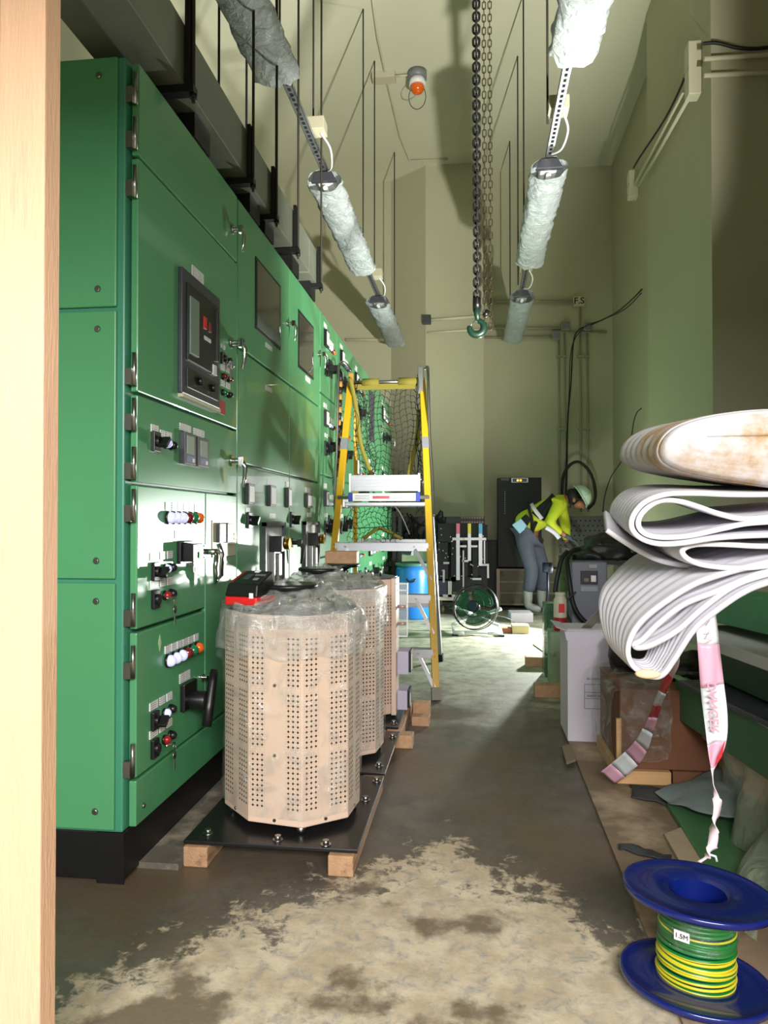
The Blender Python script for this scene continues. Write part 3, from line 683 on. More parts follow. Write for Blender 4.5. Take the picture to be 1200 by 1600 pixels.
def regulator(dy, ztop, lab, seed, wheel, wrap=True, faces=(0, 1, 2, 3), dx=0):
    P_ = [(x+dx, y+dy) for x, y in PB]; cx = sum(p[0] for p in P_)/8; cy = sum(p[1] for p in P_)/8
    t = thing('voltage_regulator', lab, 'electrical equipment', (cx, cy, .077), 'beige voltage regulators')
    e = MB().prism([(x, y, .102) for x, y in P_], (0, 0, ztop-.102)).build('enclosure', M_beige, t, bevel=.004)
    for i in faces:
        a, b_ = P_[i], P_[(i+1) % 8]; L = (V(b_)-V(a)).length; nc = 4 if L > .17 else 3 if L > .13 else 2
        nc = 3 if i in (1,) else nc
        st = [(.017, nc), (L-.017-(nc-1)*.0168+.003, nc)] if L > .1 else [(.02, 3)]
        if i == 2: st = [(.017, 3), (L-.012-3*.0168, 4)]
        Hh, D = perf((a, b_), .16, ztop-.055, st)
        Hh.build('ventilation_holes', M_hole, e); D.build('fine_perforations', M_dot, e)
        mid = V(((a[0]+b_[0])/2, (a[1]+b_[1])/2, 0)); dd = (V((b_[0], b_[1], 0))-V((a[0], a[1], 0))).normalized(); nn = V((dd.y, -dd.x, 0))
        for z in (.118, .33, .56, ztop-.02) if i == 1 else (.118, ztop-.02):
            MB().cyl(mid+V((0, 0, z)), mid+V((0, 0, z))+nn*.004, .0055, n=10).build('panel_screw', M_steel, e)
    MB().prism([(cx+(x-cx)*.97, cy+(y-cy)*.97, ztop) for x, y in P_], (0, 0, .006)).build('top_plate', M_dkgrey, t)
    for i in (0, 2, 4, 6):
        x, y = P_[i]; x = cx+(x-cx)*.88; y = cy+(y-cy)*.88
        MB().cyl((x, y, .078), (x, y, .103), .016).build('foot', M_steel, t)
    for k in range(6):
        a = 2*PI*k/6+.3; MB().cyl((cx+.13*math.cos(a), cy+.13*math.sin(a), ztop+.006), (cx+.13*math.cos(a), cy+.13*math.sin(a), ztop+.045), .006, n=10).build('terminal_stud', M_steel, t)
    wx, wy, wz = wheel
    MB().cyl((wx, wy, ztop+.006), (wx, wy, wz-.035), .009).build('shaft', M_brass, t)
    b = MB(); b.lathe([(0, -.045), (.022, -.045), (.024, -.03), (.05, -.012), (.085, -.008), (.098, -.004), (.1, .004), (.094, .010), (.07, .006), (.03, .004), (0, .006)], (wx, wy, wz), 32)
    b.build('handwheel', M_blk, t)
    if wrap:
        cl = MB(); K = 64; R_ = []
        def around(z, off, s):
            row = []
            for k in range(K+1):
                u = (k % K)/K*8; i = int(u); f = u-i; a = P_[i]; c_ = P_[(i+1) % 8]
                x = a[0]+(c_[0]-a[0])*f; y = a[1]+(c_[1]-a[1])*f; n = V((x-cx, y-cy, 0)).normalized()
                o = off+.012*s*(.5+nz((x, y, z), 9, seed))+.006*s*nz((x*3, y*3, z*1.5), 9, seed+1)
                row.append((x+n.x*o, y+n.y*o, z+.012*s*nz((x, y, z), 12, seed+2)))
            return row
        for i in range(30):
            z = .125+(ztop-.125)*i/29; s = .35 if z < ztop-.18 else 1.6
            R_.append(around(z, .005 if s < 1 else .010, s))
        cl.grid(R_[:24]); cl.build('stretch_wrap', M_film, t); cl = MB(); cl.grid(R_[23:]); cl.build('bunched_wrap', M_filmtop, t)
        tp = MB(); rows = [R_[-3]]
        for i in range(1, 22):
            f = i/21; row = []
            for k, p in enumerate(R_[-1]):
                p = V(p); q = p.lerp(V((wx, wy, 0)), f*.93); h = ztop+.02+.075*f**1.5+.035*nz((p.x, p.y, f*1.0), 7, seed+5)*(1-.3*f)+.02*nz((q.x, q.y, 0), 25, seed)
                row.append((q.x, q.y, h))
            rows.append(row)
        tp.grid(rows); tp.build('crumpled_wrap', M_filmtop, t)
    return t
regulator(0, .79, 'beige perforated voltage regulator wrapped in clear film, nearest the doorway', 1, (-.66, 2.60, .868))
regulator(.70, .81, 'film-wrapped beige voltage regulator standing directly behind the nearest one', 2, (-.685, 3.25, .885), faces=(2, 3))
u3 = regulator(1.36, .80, 'unwrapped beige voltage regulator beside the ladder foot with terminal boxes', 3, (-.71, 3.9, .865), wrap=False, faces=(2,))
b = MB(); b.box(-.43, -.405, 3.8, 3.95, .102, .805); b.build('side_panel', M_beige, u3, bevel=.002)
b = MB(); b.box(-.405, -.352, 3.86, 3.95, .50, .775); b.build('terminal_cover', M_acr, u3)
b = MB()
for z in (.5, .74, .775): b.box(-.405, -.350, 3.857, 3.861, z-.003, z+.003)
b.box(-.353, -.349, 3.857, 3.861, .5, .775); b.build('cover_edge', M_white, u3)
for z in (.65, .56): MB().cyl((-.405, 3.9, z), (-.36, 3.9, z), .009).build('copper_terminal', M_cu, u3)
for z0, z1, x in ((.30, .42, -.345), (.115, .215, -.352)):
    q = MB().box(-.405, x, 3.86, 4.0, z0, z1).build('contactor_box', mat('lilac_grey_plastic', (178, 172, 192), .45), u3, bevel=.003)
    MB().box(x, x+.012, 3.87, 3.99, z0+.01, z1+.0).build('contactor_end', M_blk, q); MB().box(x+.012, x+.0135, 3.88, 3.92, z0+.02, z1-.02).build('rating_label', M_white, q)
def plate(x0, x1, y0, y1, lab, bolts):
    t = thing('base_plate', lab, 'steel plate', ((x0+x1)/2, (y0+y1)/2, .065), 'black steel base plates')
    MB().box(x0, x1, y0, y1, .065, .077).build('plate', mat('scuffed_black_steel', (26, 26, 27), .3, n=.4, ns=12, dirt=(110, 104, 96), ds=16, dth=.68), t, bevel=.002)
    for x, y in bolts:
        b = MB(); b.cyl((x, y, .077), (x, y, .080), .017); b.cyl((x, y, .080), (x, y, .092), .011, n=6); b.build('hex_bolt', M_steel, t)
plate(-.93, -.365, 2.29, 2.96, 'black steel base plate under the nearest regulator, resting on timber beams', ((-.87, 2.35), (-.47, 2.315), (-.63, 2.33), (-.40, 2.70), (-.385, 2.9)))
plate(-.93, -.365, 3.0, 3.6, 'black steel base plate under the second regulator, in line behind the first', ((-.4, 3.08), (-.39, 3.5)))
plate(-.93, -.38, 3.68, 4.3, 'black steel base plate under the third regulator near the ladder foot', ((-.41, 3.74),))
def block(x0, x1, y0, y1, z0, z1, lab, name='timber_beam', m=None, group='timber bearers under the base plates', rz=0):
    cx, cy = (x0+x1)/2, (y0+y1)/2
    o = MB().box(x0, x1, y0, y1, z0, z1, Matrix.Translation((cx, cy, 0))@Matrix.Rotation(rz, 4, 'Z')@Matrix.Translation((-cx, -cy, 0))).build(name, m or M_wood, bevel=.004)
    return tag(o, lab, 'timber', group)
block(-.455, -.375, 2.27, 3.02, 0, .064, 'dark-ended timber beam under the right edge of the nearest base plate')
block(-.925, -.845, 2.275, 3.0, 0, .064, 'timber beam under the left edge of the nearest base plate, by the cabinets')
block(-.46, -.30, 3.58, 3.66, 0, .064, 'short timber crosspiece on the floor between second and third base plates')
block(-.47, -.39, 3.06, 3.56, 0, .064, 'timber beam lying under the second base plate')
block(-.92, -.84, 3.04, 3.58, 0, .064, 'timber beam under the left side of the second base plate')
block(-.44, -.36, 3.70, 4.28, 0, .064, 'timber beam lying under the third base plate')
block(-.92, -.84, 3.70, 4.28, 0, .064, 'timber beam under the left side of the third base plate')
block(-.34, -.245, 3.98, 4.06, 0, .05, 'pale timber offcut on the floor beneath the terminal boxes')
block(-.345, -.25, 4.12, 4.2, 0, .09, 'upright pale timber offcut beside the third base plate')
# block of timber lying on the farthest handwheel
block(-.79, -.62, 3.86, 3.94, .877, .942, 'rough timber block lying on the farthest black handwheel', 'timber_block', group=None)

# insulation tester on the nearest regulator
t = thing('insulation_tester', 'black and red test instrument resting on the nearest wrapped regulator', 'test instrument', (-.775, 2.5, .812))
R_ = Matrix.Translation((-.785, 2.505, 0))@Matrix.Rotation(math.radians(-14), 4, 'Z')
b = MB(); b.box(-.065, .065, -.05, .08, .812, .842, R_); b.build('red_base', M_red, t, bevel=.008)
vs = [(-.065, -.05, .842), (.065, -.05, .842), (.065, .08, .842), (-.065, .08, .842), (-.06, -.035, .885), (.06, -.035, .885), (.055, .075, .925), (-.055, .075, .925)]
b = MB(); b.add([R_@V(v) for v in vs], [(3, 2, 1, 0), (4, 5, 6, 7), (0, 1, 5, 4), (1, 2, 6, 5), (2, 3, 7, 6), (3, 0, 4, 7)]); b.build('black_case', M_blk, t, bevel=.006)
sl = lambda u, v, h=.0015: R_@V((-.06+.12*u, -.035+.11*v, .885+.04*v+h))
def onslope(name, m, u0, u1, v0, v1, h=.002):
    b = MB(); b.add([sl(u0, v0, h), sl(u1, v0, h), sl(u1, v1, h), sl(u0, v1, h), sl(u0, v0, -.004), sl(u1, v0, -.004), sl(u1, v1, -.004), sl(u0, v1, -.004)], [(0, 1, 2, 3), (0, 4, 5, 1), (1, 5, 6, 2), (2, 6, 7, 3), (3, 7, 4, 0)]); b.build(name, m, t)
onslope('red_stripe', mat('dull_red', (120, 36, 30), .4), .04, .12, .1, .9); onslope('white_tag', M_white, .42, .58, .85, .97)
onslope('display', M_dkgrey, .3, .5, .35, .7)
for k in range(5): onslope('key', M_grey, .58+.07*k, .61+.07*k, .6, .7)
onslope('dial_mark', M_grey, .66, .82, .3, .42)
b = MB(); b.box(.035, .05, -.052, -.049, .838, .856, R_); b.build('front_tag', M_white, t)
# test leads
t = thing('test_lead', 'red and black crocodile-clip test leads lying on the regulator wrap', 'test lead', (-.55, 2.75, .86))
def q3(px, py, Y=2.72): return at(px, py, Y=Y)
b = MB(); b.tube(bez([q3(483, 934), q3(493, 943), q3(500, 940), q3(512, 947), q3(498, 950)]), .004); b.cyl(q3(485, 947), q3(497, 940), .007, .005); b.cyl(q3(488, 940), q3(500, 952), .006, .006); b.build('red_clip', M_red, t)
b = MB(); b.tube(bez([q3(483, 925), q3(487, 936), q3(493, 941)]), .003); b.tube(bez([q3(495, 938), q3(503, 932), q3(511, 936), q3(515, 944)]), .003); b.build('black_lead', M_wire, t)

# ---------------------------------------------------------------- platform step ladder with safety net
L_ = thing('step_ladder', 'yellow fibreglass platform step ladder with aluminium steps and guard rails', 'ladder', (-.6, 4.9, 0))
fr0, fr1 = V((-.236, 4.56, .0)), V((-.372, 5.26, 2.15)); fl0, fl1 = V((-.965, 4.56, .0)), V((-.885, 5.26, 2.15))
def rail(a, z): f = z/2.15; return a[0].lerp(a[1], f)
FRr, FLr = (fr0, fr1), (fl0, fl1)
for a, z0 in ((FRr, .06), (FLr, .06)):
    r_ = MB().beam(rail(a, z0), rail(a, 2.1), .044, .03).build('front_rail', M_yel, L_, bevel=.003)
    MB().beam(rail(a, .001), rail(a, .075), .058, .045).build('foot', mat('dusty_grey_rubber', (130, 124, 112), .8), r_)
    MB().beam(rail(a, 1.60), rail(a, 1.68), .047, .033).build('grey_tape', M_grey, r_)
BRr = (V((-.27, 5.85, 0)), V((-.36, 5.32, 2.0))); BLr = (V((-.955, 5.85, 0)), V((-.86, 5.32, 2.0)))
def rb(a, z): return a[0].lerp(a[1], z/2.0)
for a in (BRr, BLr):
    r_ = MB().beam(rb(a, .05), rb(a, 1.95), .03, .028).build('rear_rail', M_yel if a is BLr else M_alu, L_)
    MB().beam(rb(a, .001), rb(a, .06), .045, .04).build('foot', M_blkr, r_)
for z in (.45, .95, 1.4): MB().beam(rb(BRr, z), rb(BLr, z), .02, .03).build('rear_crossbar', M_alu, L_)
for i, z in enumerate((.30, .63, .96)):
    a, c = rail(FLr, z), rail(FRr, z)
    b = MB(); b.box(a.x+.005, c.x-.005, a.y-.03, a.y-.026, z-.055, z); b.box(a.x+.005, c.x-.005, a.y-.03, a.y+.055, z-.004, z)
    s_ = b.build('step', M_alu, L_, bevel=.001)
    for x in (a.x+.075, c.x-.1):
        MB().cyl((x, a.y-.03, z-.025), (x, a.y-.034, z-.025), .008, n=10).build('rivet', M_steel, s_)
    d0 = V((c.x-.1, a.y-.02, z-.03)); d1 = rail(FRr, z-.24)+V((0, -.01, 0)); MB().beam(d0, d1, .022, .012, up=(0, 1, 0)).build('step_brace', M_alu, L_)
    d0 = V((a.x+.1, a.y-.02, z-.03)); d1 = rail(FLr, z-.24)+V((0, -.01, 0)); MB().beam(d0, d1, .022, .012, up=(0, 1, 0)).build('step_brace', M_alu, L_)
    for p in (a, c):
        for dz in (-.012, -.042):
            q = rail(FRr if p is c else FLr, z+dz); MB().cyl(q+V((0, -.015, 0)), q+V((0, -.021, 0)), .007, n=10).build('rivet', M_brass, L_)
yp = 4.96
b = MB(); b.box(-.875, -.33, yp-.02, yp+.36, 1.205, 1.23); b.build('platform', M_alu, L_, bevel=.003)
b = MB(); b.cyl((-.92, yp-.03, 1.262), (-.30, yp-.03, 1.262), .012); b.build('platform_bar', M_alu, L_)
b = MB(); b.box(-.835, -.375, yp-.055, yp-.03, 1.237, 1.29); lb_ = b.build('warning_strip', M_white, L_, bevel=.004)
for x0, x1 in ((-.845, -.815), (-.39, -.362)): MB().box(x0, x1, yp-.058, yp-.027, 1.234, 1.293).build('blue_end', mat('blue_plastic', (24, 50, 150), .4), lb_)
MB().box(-.68, -.565, yp-.056, yp-.055, 1.252, 1.272).build('red_print', mat('faded_red_print', (170, 80, 86), .5), lb_)
for x0, x1 in ((-.8, -.7), (-.55, -.42)):
    b = MB()
    for k in range(3): b.box(x0, x1, yp-.0556, yp-.055, 1.25+.011*k, 1.254+.011*k)
    b.build('small_print', M_grey, lb_)
b = MB(); b.box(-.835, -.375, yp+.0, yp+.012, 1.305, 1.415)
for k in range(5): b.box(-.835, -.375, yp-.004, yp, 1.312+.022*k, 1.322+.022*k)
kp = b.build('kick_board', M_alu, L_, bevel=.001)
for x in (-.842, -.372): MB().box(x-.006, x+.006, yp-.006, yp+.02, 1.30, 1.425).build('board_end', M_white, kp)
def lp(px, py, Y): return at(px, py, Y=Y)
b = MB(); b.tube(bez([lp(548, 580, 5.2), lp(542, 571, 5.2), lp(534, 566, 5.18), lp(529, 578, 5.15), lp(528, 620, 5.13), lp(526, 700, 5.1), lp(523, 770, 5.05), lp(524, 800, 5.0), lp(528, 812, 4.98)]), .011); b.build('guard_rail', M_steel, L_)
b = MB(); b.tube(bez([lp(664, 578, 5.2), lp(668, 574, 5.2), lp(669, 600, 5.15), lp(671, 680, 5.12), lp(675, 740, 5.08), lp(677, 790, 5.02), lp(678, 806, 4.98)]), .011); b.build('guard_rail', M_steel, L_)
b = MB(); b.cyl((-.885, 5.25, 2.10), (-.372, 5.25, 2.10), .015); b.build('top_bar', M_steel, L_)
b = MB(); b.box(-.40, -.36, 5.2, 5.25, 2.0, 2.2); b.build('rail_bracket', M_steel, L_, bevel=.004)
for k in range(8):
    p0 = lp(532-.6*k, 585+20*k, 5.17); p1 = lp(532-.6*(k+1), 585+20*(k+1), 5.17)
    MB().cyl(p0, p0.lerp(p1, .55), .017).build('black_tape', M_blkr, L_); MB().cyl(p0.lerp(p1, .55), p1, .016).build('tan_tape', mat('tan_tape', (160, 118, 48), .6), L_)
# net and straps (tied on the ladder, a thing of its own)
N_ = thing('safety_net', 'black knotted safety net hung inside the ladder guard rails with olive straps', 'safety net', (-.6, 5.25, 1.4))
def netgrid(fn, nu, nv, r=.0026):
    b = MB()
    for i in range(nu+1): b.tube([fn(i/nu, k/(nv*2)) for k in range(nv*2+1)], r, 4)
    for j in range(nv+1): b.tube([fn(k/(nu*2), j/nv)+V((0, 0, .006*(1 if k % 2 else -1))) for k in range(nu*2+1)], r, 4)
    return b
def netf(u, v):
    px = 556+98*u+3*math.sin(v*9+u*4); py = 603+145*v+(5*math.sin(u*12.5)); px = 605+(px-605)*(1-.10*v)
    return lp(px, py, 5.27+.03*math.sin(u*7))
netgrid(netf, 11, 15).build('net_panel', M_net, N_)
def nets(u, v): return lp(549+20*u+22*v+3*math.sin(v*20+u*5), 596+150*v+4*math.sin(u*9), 5.2+.1*u)
netgrid(nets, 6, 17, .0023).build('net_side', M_net, N_)
def nets2(u, v): return lp(652+10*u-1*v+2.5*math.sin(v*22+u*6), 585+215*v+4*math.sin(u*9), 5.2+.12*u)
netgrid(nets2, 5, 24, .003).build('net_side', M_net, N_)
def nets3(u, v): return lp(545+75*u+3*math.sin(v*12), 788+58*v+5*math.sin(u*9), 5.22+.08*math.sin(u*6))
netgrid(nets3, 10, 7, .0022).build('net_bottom', M_net, N_)
def strap(pts, w_, nm='strap'):
    c = bez(pts, 6); b = MB(); rows = [[p+V((-w_/2, 0, 0)), p+V((w_/2, -.002, 0))] for p in c]; b.grid(rows)
    b.build(nm, M_strap, N_, solid=.003)
strap([lp(547, 590, 5.16), lp(557, 640, 5.2), lp(563, 690, 5.2), lp(573, 722, 5.2), lp(584, 750, 5.2)], .03)
strap([lp(655, 640, 5.24), lp(652, 685, 5.24), lp(645, 715, 5.24), lp(638, 748, 5.24)], .034)
b = MB(); b.tube(bez([lp(568, 842, 5.2), lp(590, 826, 5.2), lp(605, 830, 5.2), lp(628, 842, 5.2)]), .013); b.build('strap', M_strap, N_)
b = MB(); b.tube(bez([lp(548, 805, 5.1), lp(556, 790, 5.1), lp(600, 785, 5.1), lp(622, 797, 5.1), lp(640, 835, 5.1)]), .004); b.build('cord', mat('grey_cord', (110, 110, 100), .8), N_)
for x0, x1 in ((-.80, -.68), (-.54, -.40)): MB().cyl((x0, 5.25, 2.098), (x1, 5.25, 2.098), .03).build('bar_strap', M_strap, N_)
MB().box(-.86, -.42, 5.235, 5.262, 2.045, 2.085).build('strap_hem', M_strap, N_)
b = MB(); b.box(-.895, -.86, 5.19, 5.24, 2.06, 2.16); b.build('tape_wrap', mat('tan_tape', (160, 118, 48), .6), N_, bevel=.006)

# ---------------------------------------------------------------- far end of the hall
def F_(px, py, Y): return at(px, py, Y=Y)
# blue barrel
t = thing('blue_barrel', 'blue plastic barrel with clamped lid standing behind the ladder', 'barrel', (-.70, 8.35, 0))
b = MB(); b.lathe([(0, 0), (.19, 0), (.2, .02), (.205, .2), (.2, .33), (.205, .45), (.2, .55), (.185, .60), (0, .60)], (-.70, 8.45, .0), 36); b.build('body', mat('blue_polythene', (28, 108, 188), .35), t)
b = MB(); b.lathe([(.185, .59), (.206, .595), (.208, .625), (.19, .635), (.17, .62), (0, .62)], (-.70, 8.45, 0), 36); b.build('lid', mat('dull_green_lid', (60, 104, 96), .4), t)
b = MB(); b.tube(bez([(-.76, 8.245, .46), (-.73, 8.22, .43), (-.68, 8.22, .43), (-.65, 8.24, .46)]), .009); b.build('handle', M_blk, t)
# pale cabinet behind barrel
t = thing('control_panel', 'pale green control panel with a dark round dial behind the blue barrel', 'control panel', (-.74, 9.2, 0))
b = MB(); b.box(-.96, -.53, 9.0, 9.28, 0, .84); b.build('cabinet', mat('pale_green_enamel', (150, 178, 140), .5), t, bevel=.006)
b = MB(); c0 = F_(637, 860, 8.99); b.cyl(c0, c0+V((0, -.04, 0)), .055, n=24); b.build('dial', mat('dark_teal', (30, 60, 66), .3), t); c0 = F_(644, 860, 8.99); MB().box(c0.x-.01, c0.x+.015, 8.95, 8.99, c0.z-.06, c0.z+.05).build('white_flange', M_white, t)
# black rack left of the barrel
t = thing('equipment_rack', 'black steel equipment rack standing between the green row and blue barrel', 'rack', (-1.0, 8.9, 0))
MB().box(-.97, -.93, 8.7, 8.74, 0, 1.25).build('post', M_dkst, t); MB().box(-.90, -.86, 8.7, 8.74, 0, 1.25).build('post', M_dkst, t)
MB().box(-.965, -.885, 8.74, 8.98, .02, .85).build('drawer_unit', M_black, t, bevel=.004); MB().box(-.97, -.88, 8.7, 8.98, 1.22, 1.26).build('top_shelf', M_dkst, t)
# overhead bundle of cables/hoses seen through ladder
t = thing('busbar_trunking', 'long black perforated trunking crossing behind the ladder at waist height', 'cable tray', (-.4, 9.4, .9))
MB().box(-1.0, .12, 9.36, 9.5, .92, 1.16).build('trunking', M_black, t, bevel=.005)
for x in (-.85, -.3, .05): MB().box(x-.02, x+.02, 9.40, 9.44, 0, .93).build('support_leg', M_dkst, t)
b = MB()
for k in range(9):
    for j in range(2):
        c0 = F_(722+4*k, 809+7*j, 9.35); b.cyl(c0, c0+V((0, -.012, 0)), .013, n=8)
b.build('hole_row', mat('pinkish_steel', (150, 120, 112), .5, .4), t)
b = MB()
for k in range(26):
    x = random.uniform(-.95, -.35); z = random.uniform(1.1, 1.25); pts = [(x, 9.35, z)]
    for q in range(4): x += random.uniform(-.12, .12); z -= random.uniform(.05, .16); pts.append((x, 9.33+random.uniform(-.04, .03), z))
    b.tube(bez(pts, 4), random.uniform(.007, .014), 6)
b.build('hanging_cables', M_wire, t)

# breaker truck
t = thing('equipment_cabinet', 'dark brown-black equipment cabinet standing between the breaker truck and black enclosure', 'cabinet', (.2, 9.6, 0))
a = F_(753, 940, 9.62); c = F_(779, 850, 9.62); MB().box(.06, c.x, 9.62, 9.78, 0, .86).build('body', mat('brown_black_enamel', (34, 30, 27), .6), t, bevel=.004); MB().box(.08, c.x-.02, 9.61, 9.62, .05, .8).build('door_leaf', mat('brown_black_enamel', (34, 30, 27), .6), t, bevel=.003)
t = thing('breaker_truck', 'black wheeled breaker truck with three coloured-tipped busbars left of the fan', 'breaker truck', (-.15, 8.9, 0))
k_ = 8.8
def bx(x0, x1, y0, y1, d0=0, d1=.05):
    a = F_(x0, y1, k_); c = F_(x1, y0, k_); return (a.x, c.x, k_+d0, k_+d1, a.z, c.z)
for n, m, q in (('crossbeam', M_mb, (684, 757, 818, 848, .02, .14)), ('column', M_mb, (684, 700, 846, 905, .02, .2)), ('column', M_mb, (704, 713, 848, 910, .05, .2)), ('insulator_block', M_mb, (722, 731, 836, 902, .03, .15)), ('insulator_block', M_mb, (738, 747, 836, 902, .03, .15)),
                ('lower_box', mat('navy_box', (24, 28, 44), .4), (683, 699, 907, 930, 0, .2)), ('lower_frame', M_mb, (702, 752, 902, 925, .05, .2)), ('column', M_mb, (754, 762, 846, 880, .05, .12))):
    MB().box(*bx(*q)).build(n, m, t, bevel=.004)
M_pk = mat('pink_tape', (232, 110, 150), .5); M_yl = mat('yellow_tape', (232, 208, 80), .5); M_bl = mat('pale_blue_tape', (92, 168, 220), .5)
for x0, x1, yb, m in ((713, 718.5, 906, M_pk), (731, 736, 876, M_yl), (748, 753.5, 884, M_bl)):
    q = MB().box(*bx(x0, x1, 834, yb, -.03, -.01)).build('busbar', M_alu, t); MB().box(*bx(x0, x1, 818, 834, -.03, -.012)).build('phase_tape', m, q)
    MB().box(*bx(x0-6, x1+6, 840, 844, -.035, .03)).build('busbar_clamp', M_steel, q)
for q in ((723, 725, 860, 925), (719, 729, 852, 855), (736, 746, 852, 855), (753, 764, 881, 884), (761, 764, 884, 903), (692, 695, 890, 910), (700, 706, 908, 935), (692, 722, 929, 933), (738, 752, 903, 906), (756, 758, 845, 882), (693, 702, 878, 881), (722, 732, 875, 878)):
    MB().box(*bx(*q, -.02, .02)).build('bracket', M_steel, t)
MB().box(*bx(686, 762, 820, 926, .21, .24)).build('back_plate', M_mb, t)
for _ in range(34):
    px, py = random.uniform(686, 756), random.uniform(824, 915); a = F_(px, py, k_); MB().cyl((a.x, k_+.02, a.z), (a.x, k_-.012, a.z), .007, n=6).build('bolt', M_steel, t)
MB().box(*bx(684, 722, 933, 938, 0, .3)).build('carriage', M_cream, t)
for x0, yy in ((691, k_+.05), (711, k_+.02), (730, k_+.25)):
    a = F_(x0, 942, k_); b = MB(); b.cyl((a.x-.02, yy, .052), (a.x+.02, yy, .052), .05, n=20); w_ = b.build('wheel', mat('brown_wheel', (92, 74, 62), .6), t); MB().cyl((a.x-.024, yy, .052), (a.x+.024, yy, .052), .02).build('axle_hub', M_steel, w_)
MB().box(-.39, .16, k_+.05, k_+.28, .1, .14).build('carriage_frame', M_mb, t)

# floor fan
t = thing('floor_fan', 'round floor fan with dark wire grille and white base, tilted upward', 'fan', (0, 7.35, 0))
fc = F_(742, 948, 7.3); ax = V((-.32, -1, .28)).normalized(); fx = ax.cross(V((0, 0, 1))).normalized(); fy = fx.cross(ax).normalized()
def fp(r, a, d=0): return fc+fx*r*math.cos(a)+fy*r*math.sin(a)+ax*d
b = MB()
for rr, d in ((.222, -.04), (.222, .02), (.17, .05), (.11, .065), (.05, .072)): b.tube([fp(rr, 2*PI*i/40, d) for i in range(40)], .0032 if rr < .2 else .005, 5, closed=True)
for k in range(28):
    a = 2*PI*k/28; b.tube([fp(.03, a, .073), fp(.11, a+.15, .065), fp(.17, a+.25, .05), fp(.222, a+.3, .02), fp(.222, a+.3, -.04)], .0014, 4)
b.build('grille', M_blk, t)
b = MB(); b.cyl(fp(0, 0, .07), fp(0, 0, .082), .045, n=20); b.build('badge', mat('navy_badge', (20, 34, 60), .3), t)
hb = MB(); hb.cyl(fp(0, 0, -.03), fp(0, 0, .03), .05); hb.build('hub', M_blk, t)
for k in range(3):
    rows = []
    for i in range(7):
        r = .04+.15*i/6; w2 = .55+.35*math.sin(i/6*PI*.8); a0 = 2*PI*k/3
        rows.append([fp(r, a0-w2+.2*i/6+2*w2*j/6, -.02+.03*(j/6)) for j in range(7)])
    b = MB(); b.grid(rows); b.build('blade', mat('green_tinted_plastic', (30, 92, 60), .25, alpha=.75), t, solid=.002)
b = MB(); b.tube([fp(.235, 0, -.04), fp(.235, 0, -.1), (fc.x+.24, 7.5, .06), (fc.x+.25, 7.15, .03), (fc.x+.12, 7.15, .03)], .017); b.tube([fp(.235, PI, -.04), fp(.24, PI, -.08), (fc.x-.23, 7.5, .06), (fc.x-.20, 7.15, .03), (fc.x-.1, 7.15, .03)], .017)
b.tube([(fc.x-.2, 7.2, .03), (fc.x+.25, 7.2, .03)], .015); b.build('tubular_base', mat('white_tube', (215, 220, 225), .4), t)
b = MB(); b.lathe([(.218, -.05), (.227, -.045), (.227, -.02), (.222, -.015)], fc, 40, M=Matrix((fx, fy, ax)).transposed()); b.build('rim', mat('dark_green_rim', (20, 40, 34), .4), t)
b = MB(); b.cyl(fp(.235, 0, -.04), fp(.28, 0, -.04), .025); b.build('tilt_knob', M_blk, t)
b = MB(); b.box(fc.x+.22, fc.x+.28, 7.14, 7.2, 0, .015); b.box(fc.x-.22, fc.x-.16, 7.14, 7.2, 0, .015); b.build('rubber_feet', M_blkr, t)
b = MB(); b.tube(bez([fp(.27, 0, -.04), F_(790, 965, 7.5), F_(806, 978, 7.6), F_(812, 982, 7.7)]), .004); tag(b.build('fan_cable', M_wire), 'thin dark cable running from the fan to the floor blocks', 'cable')

# black enclosure on the wooden crate behind the worker
t = thing('black_enclosure', 'tall black electrical enclosure with a small lit display, standing on a crate', 'electrical enclosure', (.58, 9.6, .50))
a = F_(778, 886, 9.4); c = F_(846, 746, 9.4)
MB().box(a.x, c.x, 9.4, 9.75, a.z, c.z).build('body', mat('matt_black_enamel', (9, 9, 11), .6), t, bevel=.004)
q = MB().box(F_(799, 750, 9.4).x, F_(825, 750, 9.4).x, 9.385, 9.4, F_(800, 754, 9.4).z, F_(800, 747, 9.4).z).build('display_frame', M_white, t)
MB().box(F_(801, 750, 9.4).x, F_(823, 750, 9.4).x, 9.383, 9.385, F_(800, 753, 9.4).z, F_(800, 748, 9.4).z).build('display', M_blk, q)
for x in (809, 813.5): 
    p = F_(x, 750.5, 9.38); MB().box(p.x-.012, p.x+.012, 9.381, 9.383, p.z-.012, p.z+.012).build('lit_digit', mat('orange_glow', (255, 150, 60), .5, emit=3), q)
p = F_(789, 749, 9.39); MB().box(p.x-.05, p.x+.05, 9.39, 9.4, p.z-.015, p.z+.015).build('nameplate', M_dkgrey, t)
b = MB()
for k in range(11): p = F_(789, 768+3.4*k, 9.39); b.box(p.x-.006, p.x+.006, 9.392, 9.4, p.z-.008, p.z+.008)
b.build('status_marks', M_grey, t)
t = thing('crate', 'weathered grey wooden crate carrying the black enclosure behind the worker', 'crate', (.58, 9.5, 0))
a = F_(776, 888, 9.3); c = F_(880, 888, 9.3)
MB().box(a.x+.03, c.x, 9.35, 9.8, .06, a.z-.008).build('crate_body', mat('weathered_board', (104, 98, 84), .85, n=.3, ns=6, dirt=(40, 42, 40), ds=3, dth=.5), t)
for z in (.06, .2, .34, a.z-.03): MB().box(a.x+.03, c.x, 9.33, 9.35, z, z+.022).build('crate_rail', mat('weathered_rail', (128, 120, 104), .85), t)
